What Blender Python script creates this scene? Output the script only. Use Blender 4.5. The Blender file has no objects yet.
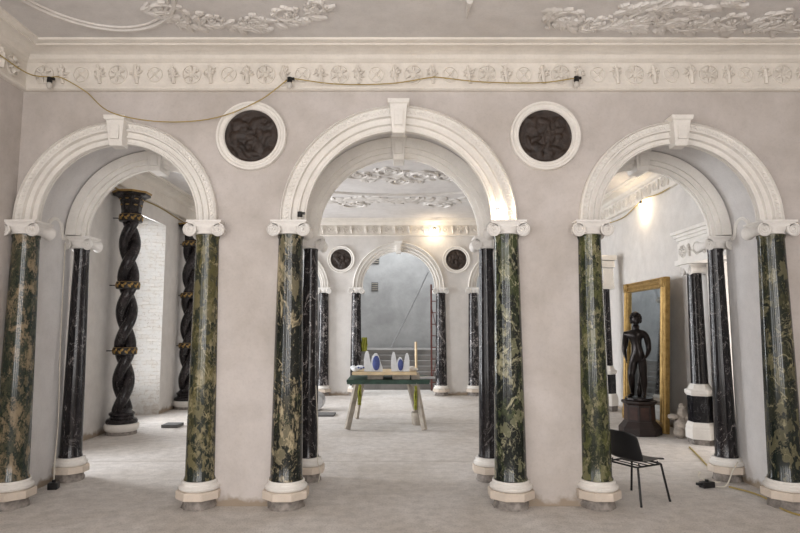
import bpy, bmesh, math, random
from mathutils import Vector, Matrix
PI = math.pi
S = bpy.context.scene
COL = S.collection

# ------------------------------------------------------------------ camera, light, exposure
cam_data = bpy.data.cameras.new('camera')
cam = bpy.data.objects.new('camera', cam_data)
COL.objects.link(cam)
cam_data.sensor_width = 36.0
cam_data.lens = 600.0 / 800.0 * 36.0
cam_data.shift_x = 1.5 / 800.0
cam_data.clip_end = 200
cam.location = (0, 0, 1.9)
cam.rotation_euler = (math.radians(90 + 5.95), 0, 0)
S.camera = cam

S.view_settings.view_transform = 'Standard'
S.view_settings.look = 'None'
S.view_settings.gamma = 1.0
S.view_settings.use_curve_mapping = False
S.view_settings.exposure = 1.07

world = bpy.data.worlds.new('overcast_sky')
S.world = world
world.use_nodes = True
bg = world.node_tree.nodes['Background']
bg.inputs['Color'].default_value = (0.80, 0.88, 1.0, 1)
bg.inputs['Strength'].default_value = 1.0

def area(name, loc, rot, sx, sy, power, color, spread=PI):
    l = bpy.data.lights.new(name, 'AREA')
    l.shape = 'RECTANGLE'; l.size = sx; l.size_y = sy
    l.energy = power; l.color = color; l.spread = spread
    o = bpy.data.objects.new(name, l); COL.objects.link(o)
    o.location = loc; o.rotation_euler = rot
    return o

WARM = (1.0, 0.95, 0.91); COOL = (0.90, 0.95, 1.0)
# front hall: daylight through the tall windows behind the camera and in the left wall
for x in (-2.6, 0.0, 2.6):
    area('daylight_rear', (x, -3.60, 2.55), (math.radians(90), 0, 0), 1.4, 3.8, 70, WARM)
for y in (-1.2, 2.0):
    area('daylight_left', (-4.42, y, 2.45), (math.radians(90), 0, math.radians(-90)), 1.4, 3.6, 36, (1.0, 0.965, 0.93))
# far hall: daylight through the embrasured windows of its left wall
for y in (8.7, 12.78, 16.1):
    area('daylight_embrasure', (-6.02, y, 2.4), (math.radians(90), 0, math.radians(-90)), 1.15 if y > 9 else 0.6, 3.6, 80 if y > 9 else 46, (0.97, 0.98, 1.0), math.radians(125))
# doorway at the right of the far hall
area('daylight_doorway', (6.3, 9.35, 1.9), (math.radians(90), 0, math.radians(90)), 1.2, 2.4, 26, WARM)
# stair hall beyond: rooflight
area('daylight_rooflight', (0, 21.5, 7.7), (0, 0, 0), 4.0, 3.0, 230, (0.93, 0.97, 1.0))

# ------------------------------------------------------------------ materials
def mat(name):
    m = bpy.data.materials.new(name); m.use_nodes = True
    nt = m.node_tree
    b = nt.nodes['Principled BSDF']
    return m, nt, b
def N(nt, t, **kw):
    n = nt.nodes.new(t)
    for k, v in kw.items():
        setattr(n, k, v)
    return n
def lk(nt, a, b): nt.links.new(a, b)
def rgba(c): return (c[0], c[1], c[2], 1)
def coords(nt, scale=(1, 1, 1), off=(0, 0, 0), world=False, rot=(0, 0, 0)):
    mp = N(nt, 'ShaderNodeMapping'); mp.inputs['Scale'].default_value = scale; mp.inputs['Location'].default_value = off
    mp.inputs['Rotation'].default_value = rot
    if world:
        g = N(nt, 'ShaderNodeNewGeometry'); lk(nt, g.outputs['Position'], mp.inputs['Vector'])
    else:
        tc = N(nt, 'ShaderNodeTexCoord'); lk(nt, tc.outputs['Object'], mp.inputs['Vector'])
    return mp.outputs['Vector']
def noise(nt, vec, scale, detail=6, rough=0.55, dist=0.0):
    n = N(nt, 'ShaderNodeTexNoise'); n.inputs['Scale'].default_value = scale
    n.inputs['Detail'].default_value = detail; n.inputs['Roughness'].default_value = rough
    n.inputs['Distortion'].default_value = dist
    lk(nt, vec, n.inputs['Vector'])
    return n.outputs['Fac']
def ramp(nt, fac, stops, interp='LINEAR'):
    r = N(nt, 'ShaderNodeValToRGB'); cr = r.color_ramp; cr.interpolation = interp
    while len(cr.elements) < len(stops): cr.elements.new(0.5)
    for e, (p, c) in zip(cr.elements, stops):
        e.position = p; e.color = rgba(c) if not isinstance(c, (int, float)) else (c, c, c, 1)
    lk(nt, fac, r.inputs['Fac'])
    return r.outputs['Color']
def mix(nt, fac, a, b, mode='MIX'):
    m = N(nt, 'ShaderNodeMix'); m.data_type = 'RGBA'; m.blend_type = mode
    for s, v in ((m.inputs[0], fac), (m.inputs[6], a), (m.inputs[7], b)):
        if isinstance(v, (int, float)): s.default_value = v
        elif isinstance(v, tuple): s.default_value = rgba(v)
        else: lk(nt, v, s)
    return m.outputs[2]
def mth(nt, op, a, b=0.0, c=None):
    m = N(nt, 'ShaderNodeMath', operation=op)
    for i, v in enumerate((a, b) if c is None else (a, b, c)):
        if isinstance(v, (int, float)): m.inputs[i].default_value = v
        else: lk(nt, v, m.inputs[i])
    return m.outputs[0]
def bump(nt, b, h, strength=0.3, dist=0.02):
    n = N(nt, 'ShaderNodeBump'); n.inputs['Strength'].default_value = strength; n.inputs['Distance'].default_value = dist
    lk(nt, h, n.inputs['Height']); lk(nt, n.outputs['Normal'], b.inputs['Normal'])

def plain(name, c, rough=0.6, metal=0.0, var=0.12, scale=12, bmp=0.15, spec=0.4):
    m, nt, b = mat(name)
    v = coords(nt)
    n = noise(nt, v, scale)
    col = ramp(nt, n, [(0.3, tuple(x * (1 - var) for x in c)), (0.7, tuple(min(1, x * (1 + var)) for x in c))])
    lk(nt, col, b.inputs['Base Color'])
    b.inputs['Roughness'].default_value = rough; b.inputs['Metallic'].default_value = metal
    b.inputs['Specular IOR Level'].default_value = spec
    if bmp: bump(nt, b, n, bmp, 0.01)
    return m

def plaster(name, base, stain, amount=0.5, dirt=True, bscale=1.0):
    m, nt, b = mat(name)
    v = coords(nt, world=True)
    n1 = noise(nt, v, 0.9, 8, 0.62, 0.4)
    n2 = noise(nt, v, 5.0, 6, 0.6)
    n3 = noise(nt, v, 45.0, 4, 0.6)
    c = ramp(nt, n1, [(0.36, stain), (0.60, base)])
    c = mix(nt, amount, base, c)
    c2 = ramp(nt, n2, [(0.3, 0.90), (0.65, 1.0)])
    c = mix(nt, 1.0, c, c2, 'MULTIPLY')
    c3 = ramp(nt, n3, [(0.28, 0.93), (0.5, 1.0)])
    c = mix(nt, 1.0, c, c3, 'MULTIPLY')
    if dirt:   # splashed mortar and exposed brown render in the last few centimetres above the floor
        g = N(nt, 'ShaderNodeNewGeometry'); sp = N(nt, 'ShaderNodeSeparateXYZ'); lk(nt, g.outputs['Position'], sp.inputs[0])
        z = mth(nt, 'ADD', sp.outputs['Z'], mth(nt, 'MULTIPLY', mth(nt, 'SUBTRACT', n2, 0.5), 0.28))
        f = N(nt, 'ShaderNodeMapRange'); f.inputs['From Min'].default_value = 0.115; f.inputs['From Max'].default_value = 0.05
        lk(nt, z, f.inputs['Value'])
        c = mix(nt, f.outputs[0], c, (0.33, 0.27, 0.21))
    lk(nt, c, b.inputs['Base Color'])
    b.inputs['Roughness'].default_value = 0.9; b.inputs['Specular IOR Level'].default_value = 0.15
    h = mth(nt, 'ADD', mth(nt, 'MULTIPLY', n2, 0.7), mth(nt, 'MULTIPLY', n3, 0.2))
    bump(nt, b, h, 0.25 * bscale, 0.02)
    return m

def marble(name, seed, dark, mid, light, mid_amt=0.5, light_amt=0.62, vein=0.35, scale=1.0, tilt=0.5, veinw=0.03, patch=True, zb=0.0, fw=0.36):
    m, nt, b = mat(name)
    v = coords(nt, (2.6 * scale, 2.6 * scale, 1.5 * scale), (seed * 7.3, seed * 3.1, seed * 5.7), rot=(tilt, 0.2, 0))
    big = noise(nt, v, 1.5, 5, 0.55, 0.5)
    fine = noise(nt, v, 9.0, 6, 0.65, 0.6)
    a = mth(nt, 'ADD', mth(nt, 'MULTIPLY', big, 1 - fw), mth(nt, 'MULTIPLY', fine, fw))
    if zb:   # the bed of the stone runs greener towards one end of the shaft
        tz = N(nt, 'ShaderNodeTexCoord'); sz = N(nt, 'ShaderNodeSeparateXYZ'); lk(nt, tz.outputs['Object'], sz.inputs[0])
        a = mth(nt, 'ADD', a, mth(nt, 'MULTIPLY', mth(nt, 'SUBTRACT', sz.outputs['Z'], 1.7), zb))
    c = ramp(nt, a, [(max(0.02, mid_amt - 0.07), dark), (mid_amt - 0.01, tuple(0.5 * (x + y) for x, y in zip(dark, mid))), (mid_amt + 0.04, mid), (mid_amt + 0.14, tuple(0.55 * x + 0.45 * y for x, y in zip(dark, mid)))])
    if patch:   # broken pieces of the breccia
        vo = N(nt, 'ShaderNodeTexVoronoi'); vo.feature = 'F1'; vo.inputs['Scale'].default_value = 7.0
        nn = N(nt, 'ShaderNodeTexNoise'); nn.inputs['Scale'].default_value = 5.0; lk(nt, v, nn.inputs['Vector'])
        lk(nt, mix(nt, 0.35, v, nn.outputs['Color']), vo.inputs['Vector'])
        sc = N(nt, 'ShaderNodeSeparateColor'); lk(nt, vo.outputs['Color'], sc.inputs[0])
        c = mix(nt, ramp(nt, sc.outputs[0], [(0.55, 0.0), (0.62, 0.85)]), c, dark)
        c = mix(nt, ramp(nt, sc.outputs[1], [(0.80, 0.0), (0.86, 0.7)]), c, tuple(0.6 * x + 0.4 * y for x, y in zip(mid, light)))
    v2 = coords(nt, (2.4 * scale, 2.4 * scale, 1.3 * scale), (seed * 2.3 + 11, seed * 5.1, seed * 1.7), rot=(-tilt, 0.5, 0))
    l1 = noise(nt, v2, 1.7, 4, 0.55, 0.8)
    l2 = noise(nt, v2, 13.0, 5, 0.65, 0.5)
    l = mth(nt, 'ADD', mth(nt, 'MULTIPLY', l1, 0.60), mth(nt, 'MULTIPLY', l2, 0.40))
    c = mix(nt, ramp(nt, l, [(light_amt - 0.05, 0.0), (light_amt - 0.01, 0.55), (light_amt + 0.05, 0.9)]), c, light)
    # sparse calcite veins
    w = noise(nt, v2, 0.9, 5, 0.6, 0.9)
    d = mth(nt, 'ABSOLUTE', mth(nt, 'SUBTRACT', w, 0.5))
    br = noise(nt, v, 4.0, 3, 0.5)
    vm = mth(nt, 'MULTIPLY', ramp(nt, d, [(0.0, min(1.0, vein * 1.8)), (veinw * 0.35, 0.0)]), ramp(nt, br, [(0.46, 0.0), (0.56, 1.0)]))
    c = mix(nt, vm, c, tuple(min(1, x * 1.1) for x in light))
    w2 = noise(nt, v, 2.4, 4, 0.6, 0.7)
    d2 = mth(nt, 'ABSOLUTE', mth(nt, 'SUBTRACT', w2, 0.52))
    vm2 = mth(nt, 'MULTIPLY', ramp(nt, d2, [(0.0, min(1.0, vein * 1.1)), (veinw * 0.30, 0.0)]), ramp(nt, br, [(0.52, 1.0), (0.44, 0.0)]))
    c = mix(nt, vm2, c, light)
    sp = noise(nt, v, 30, 3, 0.6)
    c = mix(nt, ramp(nt, sp, [(0.64, 0.0), (0.70, 0.45 if patch else 0.15)]), c, light)
    lk(nt, c, b.inputs['Base Color'])
    b.inputs['Specular IOR Level'].default_value = 0.42
    lk(nt, ramp(nt, fine, [(0.3, 0.10), (0.7, 0.20)]), b.inputs['Roughness'])
    if not patch: b.inputs['Specular IOR Level'].default_value = 0.32
    return m

M_wall = plaster('bare_plaster', (0.605, 0.56, 0.535), (0.49, 0.445, 0.41), 0.9)
M_wall2 = plaster('pale_plaster', (0.70, 0.675, 0.65), (0.62, 0.585, 0.55), 0.6)
M_soffit = plaster('soffit_plaster', (0.74, 0.73, 0.73), (0.68, 0.66, 0.65), 0.5, dirt=False, bscale=0.5)
M_jamb = plaster('jamb_plaster', (0.72, 0.705, 0.70), (0.64, 0.61, 0.60), 0.5)
M_ceil = plaster('ceiling_plaster', (0.70, 0.675, 0.66), (0.62, 0.59, 0.57), 0.8, dirt=False)
M_relief = plaster('ornament_plaster', (0.74, 0.71, 0.68), (0.60, 0.56, 0.52), 0.8, dirt=False)
M_cornice = plaster('cornice_paint', (0.79, 0.745, 0.685), (0.73, 0.68, 0.615), 0.6, dirt=False, bscale=0.4)
M_white = plaster('white_painted_stone', (0.84, 0.815, 0.775), (0.77, 0.73, 0.68), 0.6, dirt=False, bscale=0.4)
M_cap = plaster('white_capital', (0.84, 0.82, 0.79), (0.76, 0.72, 0.68), 0.6, dirt=False, bscale=0.4)
M_slab = plaster('buff_stone', (0.72, 0.63, 0.54), (0.60, 0.52, 0.44), 0.8, dirt=False, bscale=0.5)
M_grey = plaster('stair_hall_render', (0.46, 0.455, 0.45), (0.36, 0.355, 0.35), 1.0, bscale=1.5)
M_step = plaster('grey_stone', (0.30, 0.285, 0.27), (0.20, 0.19, 0.18), 1.0, dirt=False)
M_block = plain('rough_concrete', (0.26, 0.235, 0.215), 0.95, var=0.45, scale=16, bmp=0.9, spec=0.1)

def floor_mat():
    m, nt, b = mat('dusty_concrete')
    v = coords(nt, world=True)
    n1 = noise(nt, v, 0.7, 8, 0.65, 0.6); n2 = noise(nt, v, 7, 6, 0.65); n3 = noise(nt, v, 60, 3, 0.6)
    c = ramp(nt, n1, [(0.35, (0.60, 0.555, 0.51)), (0.62, (0.74, 0.705, 0.675))])
    c = mix(nt, 1.0, c, ramp(nt, n2, [(0.30, 0.78), (0.60, 1.0)]), 'MULTIPLY')
    c = mix(nt, 1.0, c, ramp(nt, n3, [(0.34, 0.72), (0.50, 1.0)]), 'MULTIPLY')
    g = N(nt, 'ShaderNodeNewGeometry'); sp = N(nt, 'ShaderNodeSeparateXYZ'); lk(nt, g.outputs['Position'], sp.inputs[0])
    for yy, w in ((8.92, 0.010), (12.4, 0.012), (5.6, 0.004)):   # slab joints
        y = mth(nt, 'ADD', sp.outputs['Y'], mth(nt, 'MULTIPLY', mth(nt, 'SUBTRACT', n1, 0.5), 0.10))
        d = mth(nt, 'ABSOLUTE', mth(nt, 'SUBTRACT', y, yy))
        c = mix(nt, ramp(nt, d, [(0.0, 0.55), (w, 0.55), (w * 2.2, 0.0)]), c, (0.33, 0.29, 0.26))
    # mortar spots and footprints of dust
    vo = N(nt, 'ShaderNodeTexVoronoi'); vo.inputs['Scale'].default_value = 2.6; lk(nt, v, vo.inputs['Vector'])
    c = mix(nt, ramp(nt, vo.outputs['Distance'], [(0.03, 0.6), (0.06, 0.0)]), c, (0.45, 0.40, 0.36))
    lk(nt, c, b.inputs['Base Color'])
    b.inputs['Roughness'].default_value = 0.85; b.inputs['Specular IOR Level'].default_value = 0.2
    bump(nt, b, mth(nt, 'ADD', n2, mth(nt, 'MULTIPLY', n3, 0.3)), 0.25, 0.02)
    return m
M_floor = floor_mat()

def brick_mat():
    m, nt, b = mat('limewashed_brick')
    v0 = coords(nt, (1, 1, 1))
    wn = N(nt, 'ShaderNodeTexNoise'); wn.inputs['Scale'].default_value = 5.0; wn.inputs['Detail'].default_value = 5; lk(nt, v0, wn.inputs['Vector'])
    v = mix(nt, 0.10, v0, wn.outputs['Color'])
    sp = N(nt, 'ShaderNodeSeparateXYZ'); lk(nt, v, sp.inputs[0])
    cb = N(nt, 'ShaderNodeCombineXYZ'); lk(nt, sp.outputs['X'], cb.inputs[0]); lk(nt, sp.outputs['Z'], cb.inputs[1])
    br = N(nt, 'ShaderNodeTexBrick'); lk(nt, cb.outputs[0], br.inputs['Vector'])
    br.inputs['Scale'].default_value = 1.0; br.inputs['Brick Width'].default_value = 0.22; br.inputs['Row Height'].default_value = 0.075
    br.inputs['Mortar Size'].default_value = 0.010; br.inputs['Mortar Smooth'].default_value = 0.3
    br.inputs['Color1'].default_value = (0.70, 0.67, 0.63, 1); br.inputs['Color2'].default_value = (0.60, 0.56, 0.51, 1); br.inputs['Mortar'].default_value = (0.50, 0.45, 0.40, 1)
    n = noise(nt, v, 9, 7, 0.7)
    c = mix(nt, ramp(nt, n, [(0.38, 0.0), (0.55, 0.9)]), br.outputs['Color'], (0.64, 0.625, 0.60))
    n2 = noise(nt, v, 26, 4, 0.7)
    c = mix(nt, ramp(nt, n2, [(0.62, 0.0), (0.68, 0.8)]), c, (0.30, 0.24, 0.19))
    z = mth(nt, 'ADD', sp.outputs['Z'], mth(nt, 'MULTIPLY', n, 1.2))
    c = mix(nt, ramp(nt, z, [(0.5, 0.75), (1.3, 0.0)]), c, (0.36, 0.29, 0.23))
    lk(nt, c, b.inputs['Base Color']); b.inputs['Roughness'].default_value = 0.95
    bump(nt, b, mth(nt, 'SUBTRACT', n, br.outputs['Fac']), 0.6, 0.02)
    return m
M_brick = brick_mat()

def relief_mat():
    m, nt, b = mat('dark_relief_stone')
    v = coords(nt); n = noise(nt, v, 14, 6, 0.6, 0.8)
    lk(nt, ramp(nt, n, [(0.3, (0.012, 0.007, 0.005)), (0.7, (0.038, 0.022, 0.015))]), b.inputs['Base Color'])
    b.inputs['Roughness'].default_value = 0.55; bump(nt, b, n, 0.7, 0.02)
    return m
M_disc = relief_mat()
M_black = plain('black_plastic', (0.012, 0.012, 0.013), 0.38, var=0.1, bmp=0.03)
M_steel_blk = plain('black_enamelled_steel', (0.010, 0.010, 0.011), 0.35, var=0.1, bmp=0)
M_cable = plain('yellow_cable', (0.36, 0.27, 0.09), 0.6, bmp=0)
M_wcable = plain('white_cable', (0.62, 0.58, 0.50), 0.6, bmp=0)
M_bronze = plain('dark_bronze', (0.014, 0.010, 0.009), 0.30, metal=0.55, var=0.4, scale=7, bmp=0.25)
M_pedwood = plain('dark_pedestal', (0.022, 0.013, 0.011), 0.45, var=0.35, scale=8, bmp=0.2)
M_redp = plain('red_brown_panel', (0.045, 0.020, 0.015), 0.45, var=0.4, scale=9, bmp=0.2)
M_pine = plain('pale_timber', (0.66, 0.52, 0.33), 0.7, var=0.15, scale=6)
M_old = plain('weathered_timber', (0.36, 0.32, 0.27), 0.8, var=0.25, scale=9)
M_greenp = plain('green_painted_timber', (0.028, 0.062, 0.046), 0.6, var=0.5, scale=7)
M_hivis = plain('fluorescent_yellow_cloth', (0.30, 0.31, 0.05), 0.8, var=0.2)
M_mwhite = plain('white_cast_plaster', (0.72, 0.74, 0.77), 0.6, var=0.08)
M_mblue = plain('blue_silicone', (0.060, 0.085, 0.27), 0.5, var=0.25)
M_redsteel = plain('red_oxide_steel', (0.16, 0.055, 0.045), 0.6, var=0.3)
M_pole = plain('galvanised_tube', (0.45, 0.45, 0.46), 0.4, metal=0.4)
M_boardg = plain('dark_grey_board', (0.13, 0.13, 0.13), 0.7)
M_glassb = plain('lamp_holder_black', (0.01, 0.01, 0.01), 0.4, bmp=0)
M_dirty = plain('broken_stone', (0.42, 0.37, 0.32), 0.95, var=0.45, scale=9, bmp=1.0)
M_blackpanel = marble('black_panel_marble', 4.4, (0.010, 0.010, 0.012), (0.03, 0.03, 0.032), (0.30, 0.30, 0.32), 0.55, 0.74, 0.12, patch=False)

def gold_mat():
    m, nt, b = mat('gilded_wood')
    v = coords(nt); n = noise(nt, v, 10, 6, 0.65)
    lk(nt, ramp(nt, n, [(0.3, (0.24, 0.145, 0.04)), (0.65, (0.43, 0.28, 0.095))]), b.inputs['Base Color'])
    b.inputs['Metallic'].default_value = 0.55; b.inputs['Roughness'].default_value = 0.42
    bump(nt, b, n, 0.3, 0.01)
    return m
M_gold = gold_mat()
def mirror_mat():
    m, nt, b = mat('old_mirror_glass')
    v = coords(nt); n = noise(nt, v, 3, 7, 0.7)
    b.inputs['Metallic'].default_value = 1.0
    lk(nt, ramp(nt, n, [(0.3, (0.36, 0.40, 0.42)), (0.7, (0.55, 0.58, 0.60))]), b.inputs['Base Color'])
    b.inputs['Roughness'].default_value = 0.04
    return m
M_mirror = mirror_mat()
def emit(name, c, s):
    m, nt, b = mat(name)
    b.inputs['Base Color'].default_value = rgba(c); b.inputs['Emission Color'].default_value = rgba(c); b.inputs['Emission Strength'].default_value = s
    return m
M_lit = emit('lit_bulb', (1.0, 0.86, 0.62), 30)
M_unlit = plain('unlit_bulb_glass', (0.55, 0.52, 0.48), 0.15, bmp=0)
def glass():
    m, nt, b = mat('window_glass')
    b.inputs['Base Color'].default_value = (0.9, 0.95, 0.97, 1); b.inputs['Transmission Weight'].default_value = 1; b.inputs['Roughness'].default_value = 0.02
    return m
M_glass = glass()

# ------------------------------------------------------------------ mesh helpers
def box(bm, c, s, rz=0.0, M=None):
    r = bmesh.ops.create_cube(bm, size=1.0)
    T = Matrix.Translation(c) @ Matrix.Rotation(rz, 4, 'Z') @ Matrix.Diagonal((s[0], s[1], s[2], 1))
    if M is not None: T = M @ T
    bmesh.ops.transform(bm, matrix=T, verts=r['verts'])
    return r['verts']
def lathe(bm, prof, seg=32, M=None, flat=False):
    rings = []
    for r, z in prof:
        ring = []
        for i in range(seg):
            a = 2 * PI * i / seg
            p = Vector((r * math.cos(a), r * math.sin(a), z))
            ring.append(bm.verts.new(M @ p if M is not None else p))
        rings.append(ring)
    for a, b in zip(rings, rings[1:]):
        for i in range(seg):
            j = (i + 1) % seg
            bm.faces.new((a[i], a[j], b[j], b[i]))
    bm.faces.new(list(reversed(rings[0]))); bm.faces.new(rings[-1])
def tube(bm, pts, r, seg=8, closed=False, radii=None):
    pts = [Vector(p) for p in pts]; n = len(pts)
    rings = []; up = None
    for i, p in enumerate(pts):
        if closed: t = (pts[(i + 1) % n] - pts[i - 1])
        else: t = pts[min(i + 1, n - 1)] - pts[max(i - 1, 0)]
        t.normalize()
        if up is None:
            up = Vector((0, 0, 1)) if abs(t.z) < 0.9 else Vector((1, 0, 0))
        s = t.cross(up); s.normalize(); up = s.cross(t); up.normalize()
        rr = radii[i] if radii else r
        rings.append([bm.verts.new(p + s * math.cos(2 * PI * k / seg) * rr + up * math.sin(2 * PI * k / seg) * rr) for k in range(seg)])
    rng = range(n) if closed else range(n - 1)
    for i in rng:
        a, b = rings[i], rings[(i + 1) % n]
        for k in range(seg):
            j = (k + 1) % seg
            bm.faces.new((a[k], a[j], b[j], b[k]))
    if not closed:
        bm.faces.new(rings[0]); bm.faces.new(list(reversed(rings[-1])))
def sphere(bm, c, s, u=12, v=8, M=None):
    r = bmesh.ops.create_uvsphere(bm, u_segments=u, v_segments=v, radius=1.0)
    T = Matrix.Translation(c) @ (M if M is not None else Matrix()) @ Matrix.Diagonal((s[0], s[1], s[2], 1)) if not isinstance(s, (int, float)) else Matrix.Translation(c) @ Matrix.Diagonal((s, s, s, 1))
    bmesh.ops.transform(bm, matrix=T, verts=r['verts'])
def spline(pts, n=8):
    pts = [Vector(p) for p in pts]; out = []
    P = [pts[0] * 2 - pts[1]] + pts + [pts[-1] * 2 - pts[-2]]
    for i in range(1, len(P) - 2):
        for k in range(n):
            t = k / n
            out.append(0.5 * ((2 * P[i]) + (P[i + 1] - P[i - 1]) * t + (2 * P[i - 1] - 5 * P[i] + 4 * P[i + 1] - P[i + 2]) * t * t + (-P[i - 1] + 3 * P[i] - 3 * P[i + 1] + P[i + 2]) * t ** 3))
    out.append(pts[-1]); return out
def NB(): return bmesh.new()
def obj(name, bm, m, parent=None, smooth=False, bevel=0.0, loc=None, angle=40, recalc=True):
    if recalc: bmesh.ops.recalc_face_normals(bm, faces=bm.faces[:])
    me = bpy.data.meshes.new(name); bm.to_mesh(me); bm.free()
    if smooth:
        for p in me.polygons: p.use_smooth = True
        try: me.set_sharp_from_angle(angle=math.radians(angle))
        except Exception: pass
    o = bpy.data.objects.new(name, me); COL.objects.link(o)
    me.materials.append(m)
    if parent is not None: o.parent = parent
    if loc is not None: o.location = loc
    if bevel:
        md = o.modifiers.new('bevel', 'BEVEL'); md.width = bevel; md.segments = 2; md.limit_method = 'ANGLE'; md.angle_limit = math.radians(40)
    return o
def thing(name, label, cat, loc=(0, 0, 0), rz=0.0, group=None):
    o = bpy.data.objects.new(name, None); COL.objects.link(o)
    o.empty_display_size = 0.1; o.location = loc; o.rotation_euler = (0, 0, rz)
    o['label'] = label; o['category'] = cat
    if group: o['group'] = group
    return o
def tag(o, label, cat, group=None):
    o['label'] = label; o['category'] = cat
    if group: o['group'] = group
    return o
def struct(name, bm, m, smooth=False, angle=40, recalc=True):
    o = obj(name, bm, m, None, smooth, angle=angle, recalc=recalc); o['kind'] = 'structure'; return o
def copy_tree(o, parent=None):
    c = o.copy(); COL.objects.link(c)
    if parent is not None: c.parent = parent
    for ch in list(o.children): copy_tree(ch, c)
    return c

# ------------------------------------------------------------------ layout constants
YF, YB = 6.70, 7.84           # faces of the arcade wall
YW = 17.55                    # front face of the far wall
ZC = 5.12                     # ceiling
SP = 3.11                     # springing
L1, R1 = -4.34, 4.95          # side walls of the front hall
L2, R2 = -5.38, 5.32          # side walls of the far hall
OPEN = [(-3.20, 1.115), (0.0, 1.30), (3.20, 1.115)]
RINGS = [(-3.185, 0.90, 1.145), (0.0, 1.05, 1.335), (3.185, 0.90, 1.145)]
COLX = [-4.20, -2.15, -1.215, 1.215, 2.15, 4.20]

# ------------------------------------------------------------------ structure
bm = NB(); box(bm, (0, 8.5, -0.05), (14.5, 31, 0.1)); struct('floor', bm, M_floor)
bm = NB(); box(bm, (0.0, 1.4, ZC + 0.05), (11.5, 11.4, 0.1)); struct('ceiling', bm, M_ceil)
bm = NB(); box(bm, (0, 12.3, ZC + 0.05), (13.5, 11.4, 0.1)); struct('ceiling', bm, M_ceil)

def arch_wall(name, x0, x1, y0, y1, m, openings, zt=ZC):
    bm = NB()
    # columns of the elevation: (x, height of the lower edge); the solid fills from there to zt
    xs = [[(x0, 0.0)]]
    for cx, r in openings:
        xs[-1].append((cx - r, 0.0))
        xs.append([(cx - r * math.cos(PI * k / 80), SP + r * math.sin(PI * k / 80)) for k in range(81)])
        xs.append([(cx + r, 0.0)])
    xs[-1].append((x1, 0.0))
    def Q(*ps): bm.faces.new([bm.verts.new(p) for p in ps])
    for run in xs:
        for (xa, za), (xb, zb) in zip(run, run[1:]):
            Q((xa, y0, za), (xb, y0, zb), (xb, y0, zt), (xa, y0, zt))
            Q((xb, y1, zb), (xa, y1, za), (xa, y1, zt), (xb, y1, zt))
            if za > 0: Q((xa, y1, za), (xb, y1, zb), (xb, y0, zb), (xa, y0, za))
    for cx, r in openings:
        Q((cx - r, y0, 0), (cx - r, y1, 0), (cx - r, y1, SP), (cx - r, y0, SP))
        Q((cx + r, y1, 0), (cx + r, y0, 0), (cx + r, y0, SP), (cx + r, y1, SP))
    for x in (x0, x1): Q((x, y0, 0), (x, y1, 0), (x, y1, zt), (x, y0, zt))
    Q((x0, y0, zt), (x1, y0, zt), (x1, y1, zt), (x0, y1, zt))
    bmesh.ops.remove_doubles(bm, verts=bm.verts[:], dist=1e-4)
    o = struct(name, bm, m, recalc=False)
    return o
w = arch_wall('wall_middle', -5.38, 5.35, YF, YB, M_wall, OPEN)
w.data.materials.append(M_jamb)
for p in w.data.polygons:          # the jambs and soffits are finished in whiter plaster
    if abs(p.normal.y) < 0.3 and p.center.z < 4.6 and abs(p.center.x) < 4.8 and p.center.z > 0.01: p.material_index = 1
w = arch_wall('wall_far', -5.6, 5.6, YW, YW + 0.55, M_wall2, OPEN)
# front hall side walls, with window openings behind the camera
def pierced(name, axis, pos, thick, a0, a1, openings, z1, m):
    # wall along an axis: openings are (start, end, sill, head)
    bm = NB()
    def seg(s0, s1, b0, b1):
        if s1 - s0 < 1e-4 or b1 - b0 < 1e-4: return
        if axis == 'Y': box(bm, (pos + thick / 2, (s0 + s1) / 2, (b0 + b1) / 2), (abs(thick), s1 - s0, b1 - b0))
        else: box(bm, ((s0 + s1) / 2, pos + thick / 2, (b0 + b1) / 2), (s1 - s0, abs(thick), b1 - b0))
    c = a0
    for s, e, lo, hi in openings:
        seg(c, s, 0, z1); seg(s, e, 0, lo); seg(s, e, hi, z1); c = e
    seg(c, a1, 0, z1)
    return struct(name, bm, m)
pierced('wall_left', 'Y', L1, -0.35, -3.9, YF, [(-1.95, -0.45, 0.6, 4.3), (1.25, 2.75, 0.6, 4.3)], ZC, M_wall)
pierced('wall_right', 'Y', R1, 0.35, -3.9, YF, [], ZC, M_wall)
pierced('wall_rear', 'X', -3.9, -0.35, -5.2, 5.4, [(-3.35, -1.85, 0.6, 4.5), (-0.75, 0.75, 0.6, 4.5), (1.85, 3.35, 0.6, 4.5)], ZC, M_wall)
pierced('wall_right', 'Y', R2, 0.35, YB, YW + 0.55, [(8.75, 9.95, 0.0, 3.0)], ZC, M_wall2)

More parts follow.
